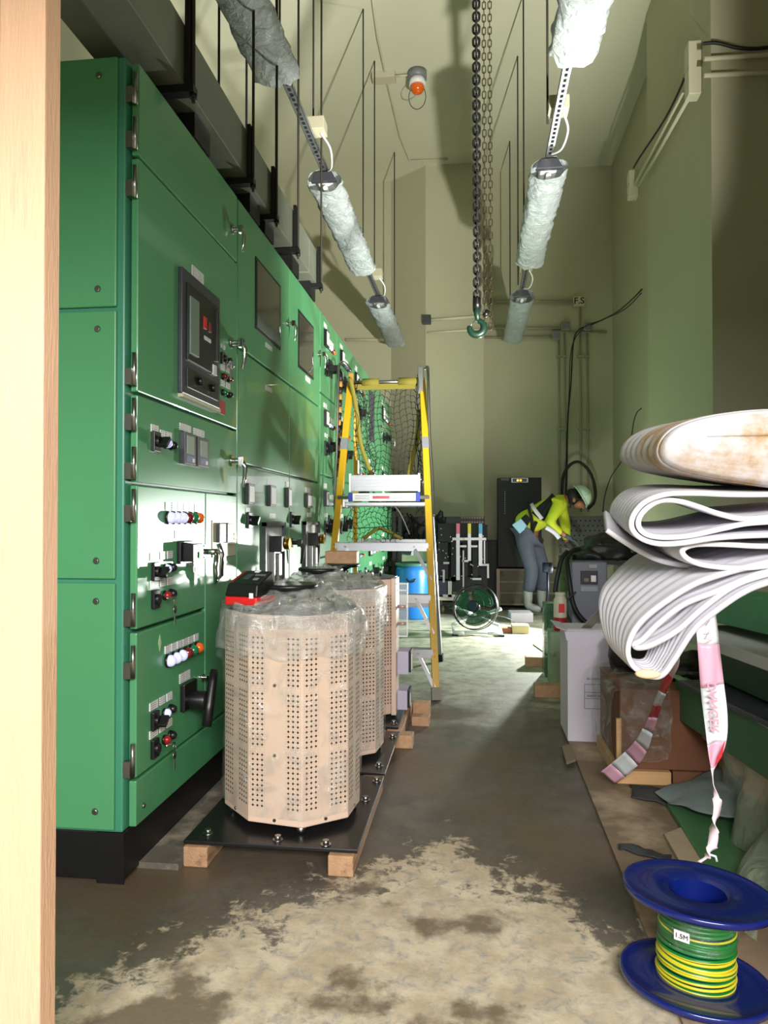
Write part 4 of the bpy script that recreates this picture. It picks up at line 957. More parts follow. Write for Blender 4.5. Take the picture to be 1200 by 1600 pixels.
MB().box(a.x, a.x+.04, 9.32, 9.36, .0, a.z-.01).build('crate_post', mat('pale_post', (150, 130, 118), .8), t); MB().box(c.x-.04, c.x, 9.32, 9.36, .0, a.z-.01).build('crate_post', mat('pale_post', (150, 130, 118), .8), t)
# floor litter in the lit area
def litter(x0, x1, y0, y1, h, m, nm, lab, cat, rz=0, z0=0, grp=None):
    cx, cy = (x0+x1)/2, (y0+y1)/2; M2 = Matrix.Translation((cx, cy, 0))@Matrix.Rotation(rz, 4, 'Z')@Matrix.Translation((-cx, -cy, 0))
    return tag(MB().box(x0, x1, y0, y1, z0, z0+h, M2).build(nm, m, bevel=.003), lab, cat, grp)
litter(.38, .62, 8.2, 8.5, .10, M_card, 'cardboard_carton', 'low white carton on the bright floor at the worker\'s feet', 'carton', .06)
litter(.36, .52, 7.35, 7.5, .085, mat('khaki_brick', (168, 156, 116), .9), 'concrete_block', 'small khaki block on the floor to the right of the fan', 'block', .05)
litter(.24, .36, 7.4, 7.5, .05, mat('brown_brick', (128, 84, 60), .9), 'brick', 'small brown brick on the floor between fan and khaki block', 'brick', -.1)
litter(.55, .78, 6.2, 6.75, .012, mat('pale_board', (190, 188, 170), .8), 'board', 'thin pale board lying on the floor beyond the carton stack', 'board', .15)
litter(.38, .62, 5.72, 5.8, .07, M_wood, 'timber_offcut', 'timber offcut on the dark floor, the farther of two beside the white carton', 'timber', .0, 0, 'timber offcuts')
litter(.37, .60, 4.72, 4.82, .075, M_wood, 'timber_offcut', 'timber offcut on the dark floor, the nearer of two beside the white carton', 'timber', .0, 0, 'timber offcuts')

# ---------------------------------------------------------------- the worker
def J(px, py, Y): return at(px, py, Y=Y)
W = thing('person', 'person in a white helmet and yellow hi-vis jacket bending forward to the right', 'person', (J(832, 950, 8.9).x, 8.9, 0))
wz = J(830, 957, 8.9).z
def skin(name, verts, edges, m, parent, sub_=2, root=0):
    me = bpy.data.meshes.new(name); off = wl(parent); me.from_pydata([V(v[0])-off for v in verts], edges, []); me.update()
    o = bpy.data.objects.new(name, me); C.objects.link(o); o.parent = parent; me.materials.append(m)
    md = o.modifiers.new('sk', 'SKIN'); md.use_smooth_shade = True
    for i, v in enumerate(verts):
        r = v[1]; r = (r, r) if not isinstance(r, tuple) else r
        me.skin_vertices[0].data[i].radius = r; me.skin_vertices[0].data[i].use_root = (i == root)
    s = o.modifiers.new('u', 'SUBSURF'); s.levels = sub_; s.render_levels = sub_
    dg = bpy.context.evaluated_depsgraph_get(); m2 = bpy.data.meshes.new_from_object(o.evaluated_get(dg)); o.modifiers.clear(); o.data = m2; m2.name = name
    return o
pel = J(822, 838, 8.92); s1 = J(836, 816, 8.92); s2 = J(856, 797, 8.92); nb = J(877, 783, 8.92); nk = J(886, 778, 8.91); hd = J(899, 779, 8.9)
hn = J(819, 846, 8.82); kn = J(831, 892, 8.78); an = J(825, 938, 8.82); tn = J(842, 952, 8.76); tb = an+V((.02, 0, -.03))
hf = J(833, 846, 9.02); kf = J(850, 890, 9.04); af = J(846, 936, 9.08); tf = J(862, 949, 9.04)
sn = J(874, 789, 8.74); en = J(858, 817, 8.66); wn = J(882, 836, 8.70); hnn = J(892, 842, 8.72)
sf = J(876, 789, 9.10); ef = J(884, 822, 9.12); wf = J(885, 848, 9.06); hff = J(892, 856, 9.02)
vs = [(pel, .09), (s1, .09), (s2, .125), (nb, .075), (nk, .05), (hd, .085), (J(906, 784, 8.9), .06),
      (hn, .09), (kn, .058), (an, .03), (an+V((.02, 0, -.03)), .02), (hf, .09), (kf, .058), (af, .03), (af+V((.02, 0, -.03)), .02),
      (sn, .055), (en, .042), (wn, .027), (hnn, .03), (sf, .055), (ef, .042), (wf, .027), (hff, .03)]
ed = [(0, 1), (1, 2), (2, 3), (3, 4), (4, 5), (5, 6), (0, 7), (7, 8), (8, 9), (9, 10), (0, 11), (11, 12), (12, 13), (13, 14), (3, 15), (15, 16), (16, 17), (17, 18), (3, 19), (19, 20), (20, 21), (21, 22)]
skin('body', vs, ed, M_skin, W)
M_trs = mat('grey_work_trousers', (82, 86, 102), .85, n=.15, ns=12, bump=.6, bs=14)
M_jkt = mat('fluorescent_yellow_cloth', (196, 210, 44), .7, n=.06, ns=10, bump=.5, bs=12)
M_band = mat('reflective_band', (205, 205, 215), .4)
skin('trousers', [(J(834, 824, 8.92), .165), (hn, .115), (hn.lerp(kn, .5), .095), (kn, .082), (kn.lerp(an, .25), .085), (an+V((0, 0, .09)), .07), (hf, .115), (hf.lerp(kf, .5), .095), (kf, .08), (kf.lerp(af, .3), .082), (af+V((0, 0, .09)), .07)],
     [(0, 1), (1, 2), (2, 3), (3, 4), (4, 5), (0, 6), (6, 7), (7, 8), (8, 9), (9, 10)], M_trs, W)
for a, t_, s in ((an, tn, 1), (af, tf, 1)):
    skin('boot', [(a+V((0, 0, .14)), .062), (a, .058), (a+V((0, 0, -.07)), .056), (t_+V((-.02, 0, -.0)), .045), (t_+V((.03, 0, -.01)), .036)], [(0, 1), (1, 2), (2, 3), (3, 4)], mat('grey_rubber_boots', (150, 152, 150), .5, dirt=(110, 106, 96), ds=12, n=.1), W)
skin('jacket', [(J(811, 829, 8.92), (.155, .16)), (J(825, 815, 8.92), (.17, .165)), (s1+V((0, 0, .03)), (.16, .155)), (s2, (.165, .16)), (nb+V((-.02, 0, 0)), (.13, .11)), (nk+V((-.02, 0, .0)), (.07, .07)),
     (sn+V((0, 0, .01)), .078), (en, .066), (wn+V((-.03, 0, .01)), .048), (sf, .078), (ef, .066), (wf+V((0, 0, .02)), .048)],
     [(0, 1), (1, 2), (2, 3), (3, 4), (4, 5), (4, 6), (6, 7), (7, 8), (4, 9), (9, 10), (10, 11)], M_jkt, W)
def patch(nm, pts, m, Y, dep=.02, th=None):
    b = MB(); b.prism([J(px, py, Y) for px, py in pts], (0, dep, 0)); return b.build(nm, m, W, bevel=.008)
def band(nm, pts, m, w_, Y):
    cpt = bez([J(px, py, yy) for px, py, yy in pts], 6); rows = []
    for i, p in enumerate(cpt):
        d = (cpt[min(i+1, len(cpt)-1)]-cpt[max(i-1, 0)]).normalized(); n = d.cross(V((0, 1, 0))).normalized()
        rows.append([p+n*w_/2, p, p-n*w_/2])
    b = MB(); b.grid(rows); return b.build(nm, m, W, solid=.008)
band('vest_panel', [(868, 776, 8.76), (858, 786, 8.735), (845, 797, 8.735), (836, 806, 8.745)], M_cloth, .11, 0)
band('side_panel', [(862, 786, 8.72), (852, 800, 8.73), (846, 812, 8.75)], M_cloth, .07, 0)
band('reflective_band', [(830, 787, 8.79), (836, 797, 8.725), (847, 811, 8.72)], M_band, .045, 0)
band('harness_strap', [(825, 784, 8.80), (827, 797, 8.73), (831, 812, 8.745), (832, 838, 8.78)], M_cloth, .035, 0)
band('sleeve_band', [(853, 824, 8.60), (866, 832, 8.625), (874, 841, 8.655)], M_band, .05, 0)
band('hanging_strap', [(838, 815, 8.76), (832, 830, 8.75), (830, 846, 8.75)], M_cloth, .04, 0)
q = patch('document_pouch', [(800, 820), (814, 810), (825, 823), (812, 834)], mat('pale_blue_print', (150, 196, 220), .4, n=.3, ns=40), 8.70, .03)
patch('tool_pouch', [(814, 810), (822, 803), (830, 812), (824, 822)], M_cloth, 8.72, .05)
# head details
hx = V((36, 0, 21)).normalized(); hc = J(903, 779, 8.9)
ang = math.atan2(hx.x, hx.z); HM = Matrix.Rotation(ang, 4, 'Y')
prof = [(.135*math.cos(a)*1.0, .125*math.sin(a)) for a in [PI/2*i/9 for i in range(10)]]
b = MB(); b.lathe(prof, J(907, 775.5, 8.9), 28, M=HM); b.lathe([(.135, 0), (.155, -.006), (.15, -.012), (.13, -.006)], J(907, 775.5, 8.9), 28, M=HM)
b.tube([J(907, 775.5, 8.9)+HM@V((-.0+.02*math.cos(0), .13*math.cos(a), .128*math.sin(a))) for a in [PI*i/12 for i in range(13)]], .006, 6)
b.build('helmet', mat('white_helmet', (196, 222, 205), .3, coat=.3), W)
b = MB(); b.ball(J(896, 776, 8.9), .098, .095, .1, jit=.1); b.build('hair', M_blkr, W)
fcx = J(905, 787, 8.9)
b = MB(); b.ball(fcx, .065, .07, .055); b.cyl(fcx+V((.03, 0, -.03)), fcx+V((.055, 0, -.06)), .016, .006); b.build('face', M_skin, W)
b = MB(); b.ball(J(897, 781, 8.81), .018, .012, .028); b.build('ear', M_skin, W)
b = MB(); b.tube(bez([J(890, 772, 8.81), J(893, 785, 8.82), J(890, 793, 8.86)]), .007); b.tube(bez([J(893, 780, 8.81), J(903, 779, 8.81), J(911, 782, 8.83)]), .006); b.build('chin_strap', M_blkr, W)
b = MB(); b.tube(bez([J(908, 788, 8.84), J(913, 790, 8.9), J(908, 788, 8.96)]), .006); b.build('eyebrows', M_blkr, W)
M_glv = mat('dark_grey_glove', (66, 70, 80), .8)
for h_, wv_, s in ((hnn, wn, 1), (hff, wf, -1)):
    d = (h_-wv_).normalized(); side = V((0, 1, 0)); g = [(wv_+d*-.01, .034), (h_, (.042, .026))]; e = [(0, 1)]
    for k in range(4):
        base = h_+d*.04+side*(-.03+.02*k); ln = (.07, .08, .075, .06)[k]
        g += [(base, .0105), (base+d*ln*.5+V((0, 0, -.008)), .0095), (base+d*ln+V((0, 0, -.03)), .008)]; n0 = len(g)-3; e += [(1, n0), (n0, n0+1), (n0+1, n0+2)]
    base = h_+side*(-.045*s); g += [(base, .012), (base+d*.03+side*(-.02*s)+V((0, 0, -.01)), .010)]; e += [(1, len(g)-2), (len(g)-2, len(g)-1)]
    skin('glove', g, e, M_glv, W)
# ---------------------------------------------------------------- conduits, boxes and cables on the back and right walls
M_con = mat('cream_conduit', (205, 202, 176), .5)
M_conm = mat('olive_conduit', (156, 156, 130), .55)
def conduit(pts, r, lab, m=None, name='wall_conduit', clips=(), grp=None):
    t = thing(name, lab, 'conduit', pts[0], grp)
    MB().tube(pts, r, 8).build('pipe', m or M_con, t)
    for c in clips: 
        c = V(c); MB().box(c.x-.035, c.x+.035, c.y-r, c.y+r*2, c.z-.012, c.z+.012).build('saddle_clip', m or M_con, t)
    return t
def wb(px, py, off=.03): return at(px, py, Y=10.1-off)
def cb(px, py, off=.03): return at(px, py, Y=9.8-off)
def wbox(px, py, s, lab, Y, m=None, name='wall_junction_box'):
    c = at(px, py, Y=Y-.03); t = thing(name, lab, 'junction box', c)
    MB().box(c.x-s, c.x+s, Y-.07, Y-.002, c.z-s*1.05, c.z+s*1.05).build('box', m or M_conm, t, bevel=.006)
    MB().box(c.x-s*.85, c.x+s*.85, Y-.076, Y-.07, c.z-s*.88, c.z+s*.88).build('cover', m or M_grey, t, bevel=.003); return t
conduit([cb(672, 500), cb(754, 494)], .02, 'short cream conduit running right from the square box on the column', clips=())
conduit([at(540, 531, Y=10.17), at(609, 531, Y=10.17), at(612, 530, Y=10.17)], .02, 'cream conduit low on the back wall left of the column')
conduit([cb(668, 520), cb(757, 514)], .014, 'thin cream conduit crossing the column below the square box', clips=())
wbox(667, 500, .055, 'dark square junction box at the left edge of the wall column', 9.8, M_dkgrey)
conduit([wb(757, 471), wb(895, 471)], .02, 'cream conduit leading to the F.S sign on the back wall', M_conm, clips=(wb(840, 471),))
conduit([wb(757, 513), wb(876, 513)], .022, 'upper of two parallel conduits running into the boxes on the back wall', M_conm, clips=(wb(820, 513),))
conduit([wb(757, 527), wb(862, 526)], .018, 'lower of two parallel conduits running into the boxes on the back wall', M_conm)
conduit([wb(888, 519, .02), wb(948, 519, .02)], .012, 'thin conduit between the right-hand box and the corner of the back wall', M_conm)
for px, y0, lab in ((873, 533, 'leftmost of four vertical conduits on the back wall'), (882, 520, 'second of four vertical conduits on the back wall'), (906, 480, 'third vertical conduit, below the F.S sign'), (917, 520, 'rightmost of four vertical conduits on the back wall')):
    conduit([wb(px, y0), wb(px+2, 800)], .013, lab, M_conm, clips=(wb(px, 557), wb(px+1, 670)))
wbox(883, 510, .055, 'upper left grey junction box on the back wall', 10.1); wbox(869, 524, .055, 'lower grey junction box on the back wall', 10.1); wbox(918, 511, .05, 'grey junction box under the F.S sign', 10.1)
c = at(904, 472, Y=10.08); t = thing('wall_sign', 'small square sign reading F.S on the back wall', 'sign', c)
MB().box(c.x-.07, c.x+.07, 10.03, 10.095, c.z-.06, c.z+.06).build('plate', mat('cream_sign', (205, 196, 176), .5), t, bevel=.004)
text('F.S', .12, V((c.x, 10.029, c.z)), (1, 0, 0), (0, 0, 1), mat('dark_print', (40, 16, 16), .5), t, bold=.002)
def cable(pts, r, lab, name='black_cable', m=None, n=8, cat='cable'):
    return tag(MB().tube(bez(pts, n), r, 6).build(name, m or M_wire), lab, cat)
cable([at(1003, 452, X=1.58), at(985, 470, Y=7.6), at(960, 490, Y=8.6), wb(925, 507, .1), wb(905, 515, .1), wb(896, 535, .08), wb(892, 600, .07), wb(887, 660, .07), wb(886, 740, .07), wb(884, 780, .07)], .009, 'black cable drooping from the right wall and down the back wall')
cable([at(1002, 458, X=1.58), at(975, 484, Y=8.0), at(940, 500, Y=9.2), wb(912, 512, .15), wb(893, 545, .13), wb(889, 620, .12), wb(885, 700, .12), wb(884, 770, .12)], .006, 'thinner black cable hanging next to the thick one on the back wall')
cable([wb(878, 775, .2), wb(880, 745, .2), wb(890, 727, .2), wb(905, 722, .2), wb(922, 738, .2), wb(930, 765, .2), wb(928, 785, .2), wb(918, 795, .2)], .02, 'thick black cable loop arching behind the white helmet', 'cable_loop')
cable([at(1002, 638, X=1.585), at(995, 645, Y=7.5), at(990, 660, Y=7.8), at(985, 690, Y=8), at(975, 715, Y=8.4), at(955, 745, Y=9), at(945, 775, Y=9.3), at(942, 800, Y=9.5)], .006, 'thin dark cable looping down from the edge of the right pier', 'thin_cable')
# right wall pier conduits
XP = 1.6
def wp(px, py, off=.03): return at(px, py, X=XP-off)
t = conduit([wp(1078, 128), wp(992, 290)], .018, 'upper cream conduit sloping along the pier between two boxes', M_con)
t = conduit([wp(1078, 150), wp(998, 292)], .014, 'lower cream conduit sloping along the pier between two boxes', M_con)
for px, py, lab, h in ((991, 290, 'cream trunking box at the far edge of the right pier', .13), (1086, 112, 'cream trunking box at the near corner of the right pier', .19)):
    c = wp(px, py); t = thing('trunking_box', lab, 'junction box', c)
    MB().box(XP-.09, XP-.002, c.y-.06, c.y+.05, c.z-h, c.z+h).build('box', M_con, t, bevel=.005)
    MB().box(XP-.092, XP-.09, c.y-.065, c.y+.055, c.z-.006, c.z+.002).build('joint', M_conm, t)
cable([wp(1085, 70, .02), wp(1070, 120, .06), wp(1050, 165, .06), wp(1030, 200, .06), wp(1000, 245, .06), wp(990, 262, .05)], .009, 'black cable strung beside the sloping conduits on the pier')
yy = 5.2
cable([at(1098, 68, Y=yy), at(1120, 67, Y=yy), at(1150, 74, Y=yy), at(1180, 76, Y=yy), at(1215, 72, Y=yy)], .012, 'black cable running right from the corner box across the dark wall')
conduit([at(1100, 92, Y=yy), at(1230, 84, Y=yy)], .016, 'upper horizontal conduit on the dark wall at the top right', M_con)
conduit([at(1100, 118, Y=yy), at(1230, 112, Y=yy)], .016, 'lower horizontal conduit on the dark wall at the top right', M_con)

# ---------------------------------------------------------------- equipment at the middle right
def tray(x0, x1, y0, y1, Y, lab, name='perforated_tray'):
    a = at(x0, y1, Y=Y); c = at(x1, y0, Y=Y); t = thing(name, lab, 'cable tray', (a.x, Y, a.z))
    MB().box(a.x, c.x, Y, Y+.03, a.z, c.z).build('tray', mat('dull_grey_steel', (60, 64, 58), .6, .3), t)
    b = MB(); nx = int((c.x-a.x)/.055); nzz = int((c.z-a.z)/.06)
    for i in range(nx):
        for j in range(nzz):
            x = a.x+.03+i*.055+(.02 if j % 2 else 0); z = a.z+.03+j*.06; b.cyl((x, Y-.001, z), (x, Y+.0, z), .011, n=6)
    b.build('slots', M_hole, t)
    for x in (a.x+.02, c.x-.05): MB().box(x, x+.03, Y+.03, Y+.06, 0, c.z).build('leg', M_dkst, t)
    return t
tray(872, 945, 806, 856, 9.2, 'grey perforated cable tray standing behind the worker\'s gloves')
t = thing('workbench', 'dark steel bench carrying the heap of black bags at the right', 'bench', (1.1, 5.8, 0))
MB().box(.72, 1.55, 5.5, 6.1, .79, .82).build('top', M_dkst, t)
for x in (.76, 1.5):
    for y in (5.9, 6.05): MB().box(x-.02, x+.02, y-.02, y+.02, 0, .79).build('leg', M_dkst, t)
b = MB()
for cx, cz, rx, rz, yy in ((1.02, .87, .24, .10, 5.7), (.86, .84, .14, .06, 5.68), (1.2, .9, .2, .11, 5.72), (.96, .93, .14, .07, 5.75)): b.ball((cx, yy, cz), rx, .18, rz, n=28, m=16, jit=.35)
tag(b.build('black_bag', mat('black_sheeting', (15, 16, 17), .5, bump=.8, bs=14)), 'crumpled heap of black bags on the bench right of the worker', 'bag')
t = thing('circuit_breaker', 'grey moulded circuit breaker with dark window leaning at the bench front', 'circuit breaker', (.85, 5.35, .386))
a = at(893, 965, Y=5.25); c = at(949, 878, Y=5.25)
MB().box(a.x, c.x, 5.25, 5.45, .385, c.z).build('case', mat('mid_grey_plastic', (104, 108, 122), .45), t, bevel=.01)
def cbx(n, x0, x1, y0, y1, m, d=.008):
    p, q = at(x0, y1, Y=5.25), at(x1, y0, Y=5.25); return MB().box(p.x, q.x, 5.25-d, 5.25, p.z, q.z).build(n, m, t, bevel=.002)
cbx('dark_window', 907, 934, 892, 913, M_blk, .006); cbx('white_handle', 923, 931, 899, 909, M_white, .012); cbx('rating_strip', 907, 934, 916, 924, mat('pale_strip', (140, 146, 150), .4)); cbx('logo_strip', 920, 933, 882, 888, mat('pale_strip', (140, 146, 150), .4)); cbx('toggle', 912, 920, 903, 909, mat('bronze_toggle', (110, 100, 80), .4), .012)
t = thing('perforated_stand', 'khaki perforated steel stand beneath the grey circuit breaker', 'stand', (.85, 5.4, 0))
MB().box(.70, 1.10, 5.28, 5.48, 0, .383).build('housing', mat('khaki_enamel', (112, 110, 86), .6), t, bevel=.005)
b = MB()
for i in range(20):
    for j in range(9): b.cyl((.72+.019*i, 5.279, .2+.019*j), (.72+.019*i, 5.28, .2+.019*j), .0045, n=5)
b.build('perforations', M_hole, t)
t = thing('green_pipe', 'upright olive green pipe with glossy scuffs beside the circuit breaker', 'pipe', (.655, 5.6, 0))
MB().cyl((.665, 5.6, 0), (.665, 5.6, .85), .052, n=24).build('pipe', mat('olive_green_gloss', (84, 104, 66), .25, n=.2, dirt=(40, 48, 34), ds=8, dth=.55), t)
MB().cyl((.665, 5.6, .85), (.665, 5.6, .865), .058, n=24).build('rim', M_galv, t)
cable([at(905, 858, Y=5.45), at(893, 862, Y=5.4), at(886, 876, Y=5.3), at(890, 910, Y=5.22), at(896, 945, Y=5.2), at(910, 968, Y=5.2), at(935, 985, Y=5.2)], .018, 'thick corrugated black cable curving down across the breaker stand', 'corrugated_cable', M_blkr)
cable([at(886, 862, Y=5.3), at(878, 872, Y=5.25), at(873, 890, Y=5.22), at(869, 910, Y=5.2), at(867, 925, Y=5.18)], .017, 'black hose rising from the neck of the red and white canister', 'black_hose', M_blkr)
cable([at(900, 925, Y=5.15), at(889, 935, Y=5.15), at(884, 950, Y=5.15), at(893, 975, Y=5.15)], .008, 'thin black wire hanging in front of the circuit breaker', 'thin_cable')
t = thing('canister', 'white canister with red base and red square label on a pale block', 'canister', (.575, 5.15, .345))
b = MB(); b.lathe([(0, .362), (.042, .362), (.045, .37), (.045, .45)], (.575, 5.15, 0), 24); b.build('red_base', mat('deep_red', (150, 22, 34), .35), t)
b = MB(); b.lathe([(.0445, .45), (.0445, .565), (.034, .585), (.033, .60), (.036, .605), (.034, .618), (.02, .62), (0, .62)], (.575, 5.15, 0), 24); b.build('white_body', mat('dirty_white', (190, 186, 168), .5), t)
MB().box(.56, .60, 5.1035, 5.11, .485, .545).build('red_label', M_red, t)
tag(MB().box(.50, .68, 5.06, 5.26, 0, .36).build('plinth_block', mat('pale_green_block', (128, 150, 120), .7, n=.2, dirt=(80, 96, 76), ds=9), bevel=.005), 'pale green block supporting the red and white canister', 'block')
t = thing('glass_bin', 'scuffed translucent green bin standing left of the canister', 'bin', (.52, 5.4, 0))
MB().box(.485, .60, 5.33, 5.5, 0, .52).build('body', mat('translucent_green', (66, 110, 80), .2, n=.3, ns=18, dirt=(150, 190, 160), ds=14, dth=.58, alpha=.8), t, bevel=.008)
tag(MB().cyl((.70, 7.85, .62), (.80, 7.85, .62), .055, n=20).cyl((.75, 7.85, .0), (.75, 7.85, .60), .012).build('blue_can_stand', mat('dark_blue_steel', (16, 28, 56), .5)), 'small dark blue can on a stand below the worker\'s far glove', 'can')  # dark blue can on a thin pole; gives no light

# ---------------------------------------------------------------- cartons and crate at the right
t = thing('white_carton', 'tall white cardboard carton with grey outlined print on its front', 'carton', (.56, 3.95, 0))
MB().box(.455, .68, 3.76, 4.08, .012, .555).build('body', M_card, t, bevel=.003)
b = MB(); b.prism([(.455, 3.76, .555), (.46, 4.08, .555), (.40, 4.04, .572), (.405, 3.80, .567)], (0, 0, .004)); b.build('left_flap', M_card, t)
b = MB(); b.prism([(.455, 3.76, .556), (.68, 3.76, .556), (.68, 3.78, .562), (.455, 3.78, .562)], (0, 0, .006)); b.build('front_flap_fold', M_card, t)
b = MB(); b.prism([(.44, 3.758, .555), (.475, 3.758, .555), (.473, 3.758, .515), (.45, 3.758, .51)], (0, -.004, 0)); b.build('torn_corner', M_card, t)
M_prt = mat('grey_green_print', (110, 126, 120), .8)
def pbox(x0, x1, z0, z1): MB().box(x0, x1, 3.7585, 3.76, z0, z1).build('printed_line', M_prt, t)
for z in (.175, .225, .255, .295): pbox(.535, .66, z, z+.0025)
pbox(.535, .5375, .175, .2975)
for z, h in ((.318, .012), (.234, .012)):
    b = MB()
    for k in range(24): b.box(.548+.0045*k, .548+.0045*k+random.uniform(.0012, .0032), 3.7587, 3.76, z, z+h*random.uniform(.7, 1))
    b.build('blurred_print', M_prt, t)
t = thing('wrapped_crate', 'brown crate on a pale pine base, film-wrapped, right of the white carton', 'crate', (.8, 3.5, 0))
K_ = [(.585, 3.19), (1.0, 3.19), (1.0, 3.68), (.585, 3.70)]
b = MB(); b.prism([(x, y, .07) for x, y in ((.60, 3.2), (.99, 3.2), (.99, 3.67), (.60, 3.69))], (0, 0, .33)); b.build('cardboard_box', M_bcard, t, bevel=.004)
MB().box(.585,   .80, 3.175, 3.70, .013, .068).build('base_board', M_woodx, t, bevel=.003); MB().box(.81, 1.0, 3.19, 3.68, .013, .068).build('base_board', M_bcard, t)
MB().box(.583, .602, 3.178, 3.196, .07, .28).build('corner_strip', M_woodx, t)
for nm, path, z1, sd in (('side_film', [(.575, 3.73), (.572, 3.5), (.575, 3.17)], .42, 3), ('front_film', [(.60, 3.165), (.7, 3.155), (.80, 3.165)], .40, 8)):
    rows = []
    for i in range(16):
        z = (.03 if nm == 'side_film' else .11)+(z1-.06)*i/15; row = []
        for k in range(25):
            f = k/24*(len(path)-1); j = min(int(f), len(path)-2); f -= j; p = V((path[j][0]+(path[j+1][0]-path[j][0])*f, path[j][1]+(path[j+1][1]-path[j][1])*f, z))
            p += V((-.02, -.02, .02))*(.5+nz(p, 11, sd)); row.append(p)
        rows.append(row)
    for q in range(6):
        rows.append([p+V((.035*(q+1)+.012*nz(p, 15, q), .015*(q+1), .02*math.sin(q/5*PI)+.02*nz(p, 10, q+3))) for p in rows[15]])
    b = MB(); b.grid(rows); b.build(nm, film('cling_film_'+nm, col=(190, 196, 184), cover=.12, scale=10, opaque=.6, gl=.5), t)
t = thing('black_sack', 'black plastic sack slumped on top of the wrapped crate', 'sack', (.82, 3.6, .41))
b = MB(); b.ball((.80, 3.62, .47), .17, .15, .17, n=30, m=18, jit=.4); b.ball((.93, 3.45, .41), .13, .12, .10, n=24, m=14, jit=.4); b.build('sack', mat('black_sheeting', (15, 16, 17), .5, bump=.8, bs=14), t)

# green channels and slabs stacked at the far right
def bar(lab, name, cat, p0, p1, w_, h, m, bev=.004, extra=None):
    t = thing(name, lab, cat, (V(p0)+V(p1))/2)
    MB().beam(p0, p1, w_, h).build('web', m, t, bevel=bev)
    if extra: 
        u = V((0, 0, h/2+.004)); MB().beam(V(p0)+u+V((-w_*.45, 0, 0)), V(p1)+u+V((-w_*.45, 0, 0)), .02, .012).build('lip', extra, t)
    return t
M_g2 = mat('dusty_green_enamel', (56, 104, 72), .45, n=.12, ns=6, dirt=(120, 150, 118), ds=4, dth=.62)
M_rimg = mat('pale_green_edge', (150, 190, 150), .5)
bar('long green steel channel lowest in the pile at the right, with pale rim', 'steel_channel', 'steel channel', (.86, 3.25, .36), (.977, 2.3, .36), .05, .17, M_g2, extra=M_rimg)
bar('dark grey steel panel edge lying between two green channels at the right', 'grey_panel', 'panel', (.95, 3.1, .46), (1.096, 2.3, .46), .3, .02, M_dkgrey)
bar('dark green steel channel in the middle of the pile at the right', 'steel_channel', 'steel channel', (.98, 3.2, .56), (1.11, 2.3, .56), .12, .16, mat('deep_green_enamel', (24, 62, 40), .5))
bar('white foam slab lying on the dark green channel at the right', 'foam_slab', 'foam slab', (.92, 3.1, .665), (1.045, 2.3, .665), .30, .04, mat('grey_white_foam', (168, 170, 172), .8, bump=.4, bs=18))
bar('bright green steel panel topmost in the pile at the right, under the foam', 'steel_channel', 'steel channel', (.93, 3.3, .77), (1.11, 2.3, .785), .16, .12, mat('bright_green_enamel', (40, 118, 70), .4))
bar('torn white plastic strip poking out from the pile behind the foam', 'plastic_strip', 'strip', at(912, 985, Y=3.9), at(965, 930, Y=3.2), .05, .004, mat('dirty_white', (190, 186, 168), .5), bev=0)
for y0, y1, lab in ((3.05, 3.15, 'farther timber trestle holding up the green pile'), (2.4, 2.5, 'nearer timber trestle holding up the green pile')):
    tag(MB().box(.98, 1.45, y0, y1, .012, .27).build('timber_trestle', M_wood), lab, 'trestle', 'trestles under the green pile')

# green panel on the floor, felt, plastic sheet, scraps
def fl(px, py, z=.014): return at(px, py, Z=z)
t = thing('metal_sheet', 'flat green steel panel lying on the floor beside the cable drum', 'panel', fl(1120, 1330))
b = MB(); b.prism([fl(1042, 1262), fl(1150, 1440), fl(1310, 1400), fl(1150, 1225)], (0, 0, .022)); b.build('sheet', mat('floor_green_enamel', (70, 116, 76), .4, n=.1, dirt=(120, 140, 110), ds=3, dth=.6), t, bevel=.002)
def cloth(name, lab, cat, quad, h, amp, m, seed, nu=24, nv=18, sc=7, sol=.004, edge=.25):
    A, B, Cc, D = [V(q) for q in quad]; rows = []
    for i in range(nu+1):
        u = i/nu; row = []
        for j in range(nv+1):
            v = j/nv; p = (A.lerp(B, u)).lerp(D.lerp(Cc, u), v)
            e = edge*(abs(u-.5)**6+abs(v-.5)**6)*10
            p = p+V((.03*nz(p, 9, seed+1)*edge*4, .03*nz(p, 8, seed+2)*edge*4, h*math.sin(PI*u)*math.sin(PI*v)+amp*(.6+nz(p, sc, seed))))
            row.append(p)
        rows.append(row)
    b = MB(); b.grid(rows); return tag(b.build(name, m, solid=sol), lab, cat)
cloth('felt_sheet', 'blue-grey felt sheet crumpled over the end of the green floor panel', 'sheet', [fl(1025, 1245, .03), fl(1045, 1262, .03), fl(1165, 1290, .08), fl(1150, 1190, .12)], .03, .02, mat('blue_grey_felt', (120, 130, 132), .9, n=.2, ns=8, bump=.3, bs=40), 4)
A = V((1.02, 2.55, .30)); rows = []
for i in range(31):
    u = i/30; row = []
    for j in range(25):
        v = j/24; top = V((.86+.13*u, 3.0-.7*u, .27)); bot = fl(1130+50*u, 1180+300*u, .03)+V((.02, 0, 0))
        p = top.lerp(bot, v); s = .035*math.sin(u*26+2*v)*v+.03*nz(p, 8, 9); row.append(p+V((-s, s*.5, .02*nz(p, 12, 4)+.01)))
    rows.append(row)
b = MB(); b.grid(rows); tag(b.build('plastic_sheet', M_bag2), 'dusty grey plastic sheet draped from the green channel to the floor', 'plastic sheet')
cloth('cloth_scrap', 'crumpled dark grey rag at the foot of the wrapped crate', 'rag', [fl(985, 1235), fl(990, 1250), fl(1045, 1262), fl(1040, 1235)], .02, .014, mat('dark_rag', (62, 60, 58), .9), 11, 14, 10, 25)
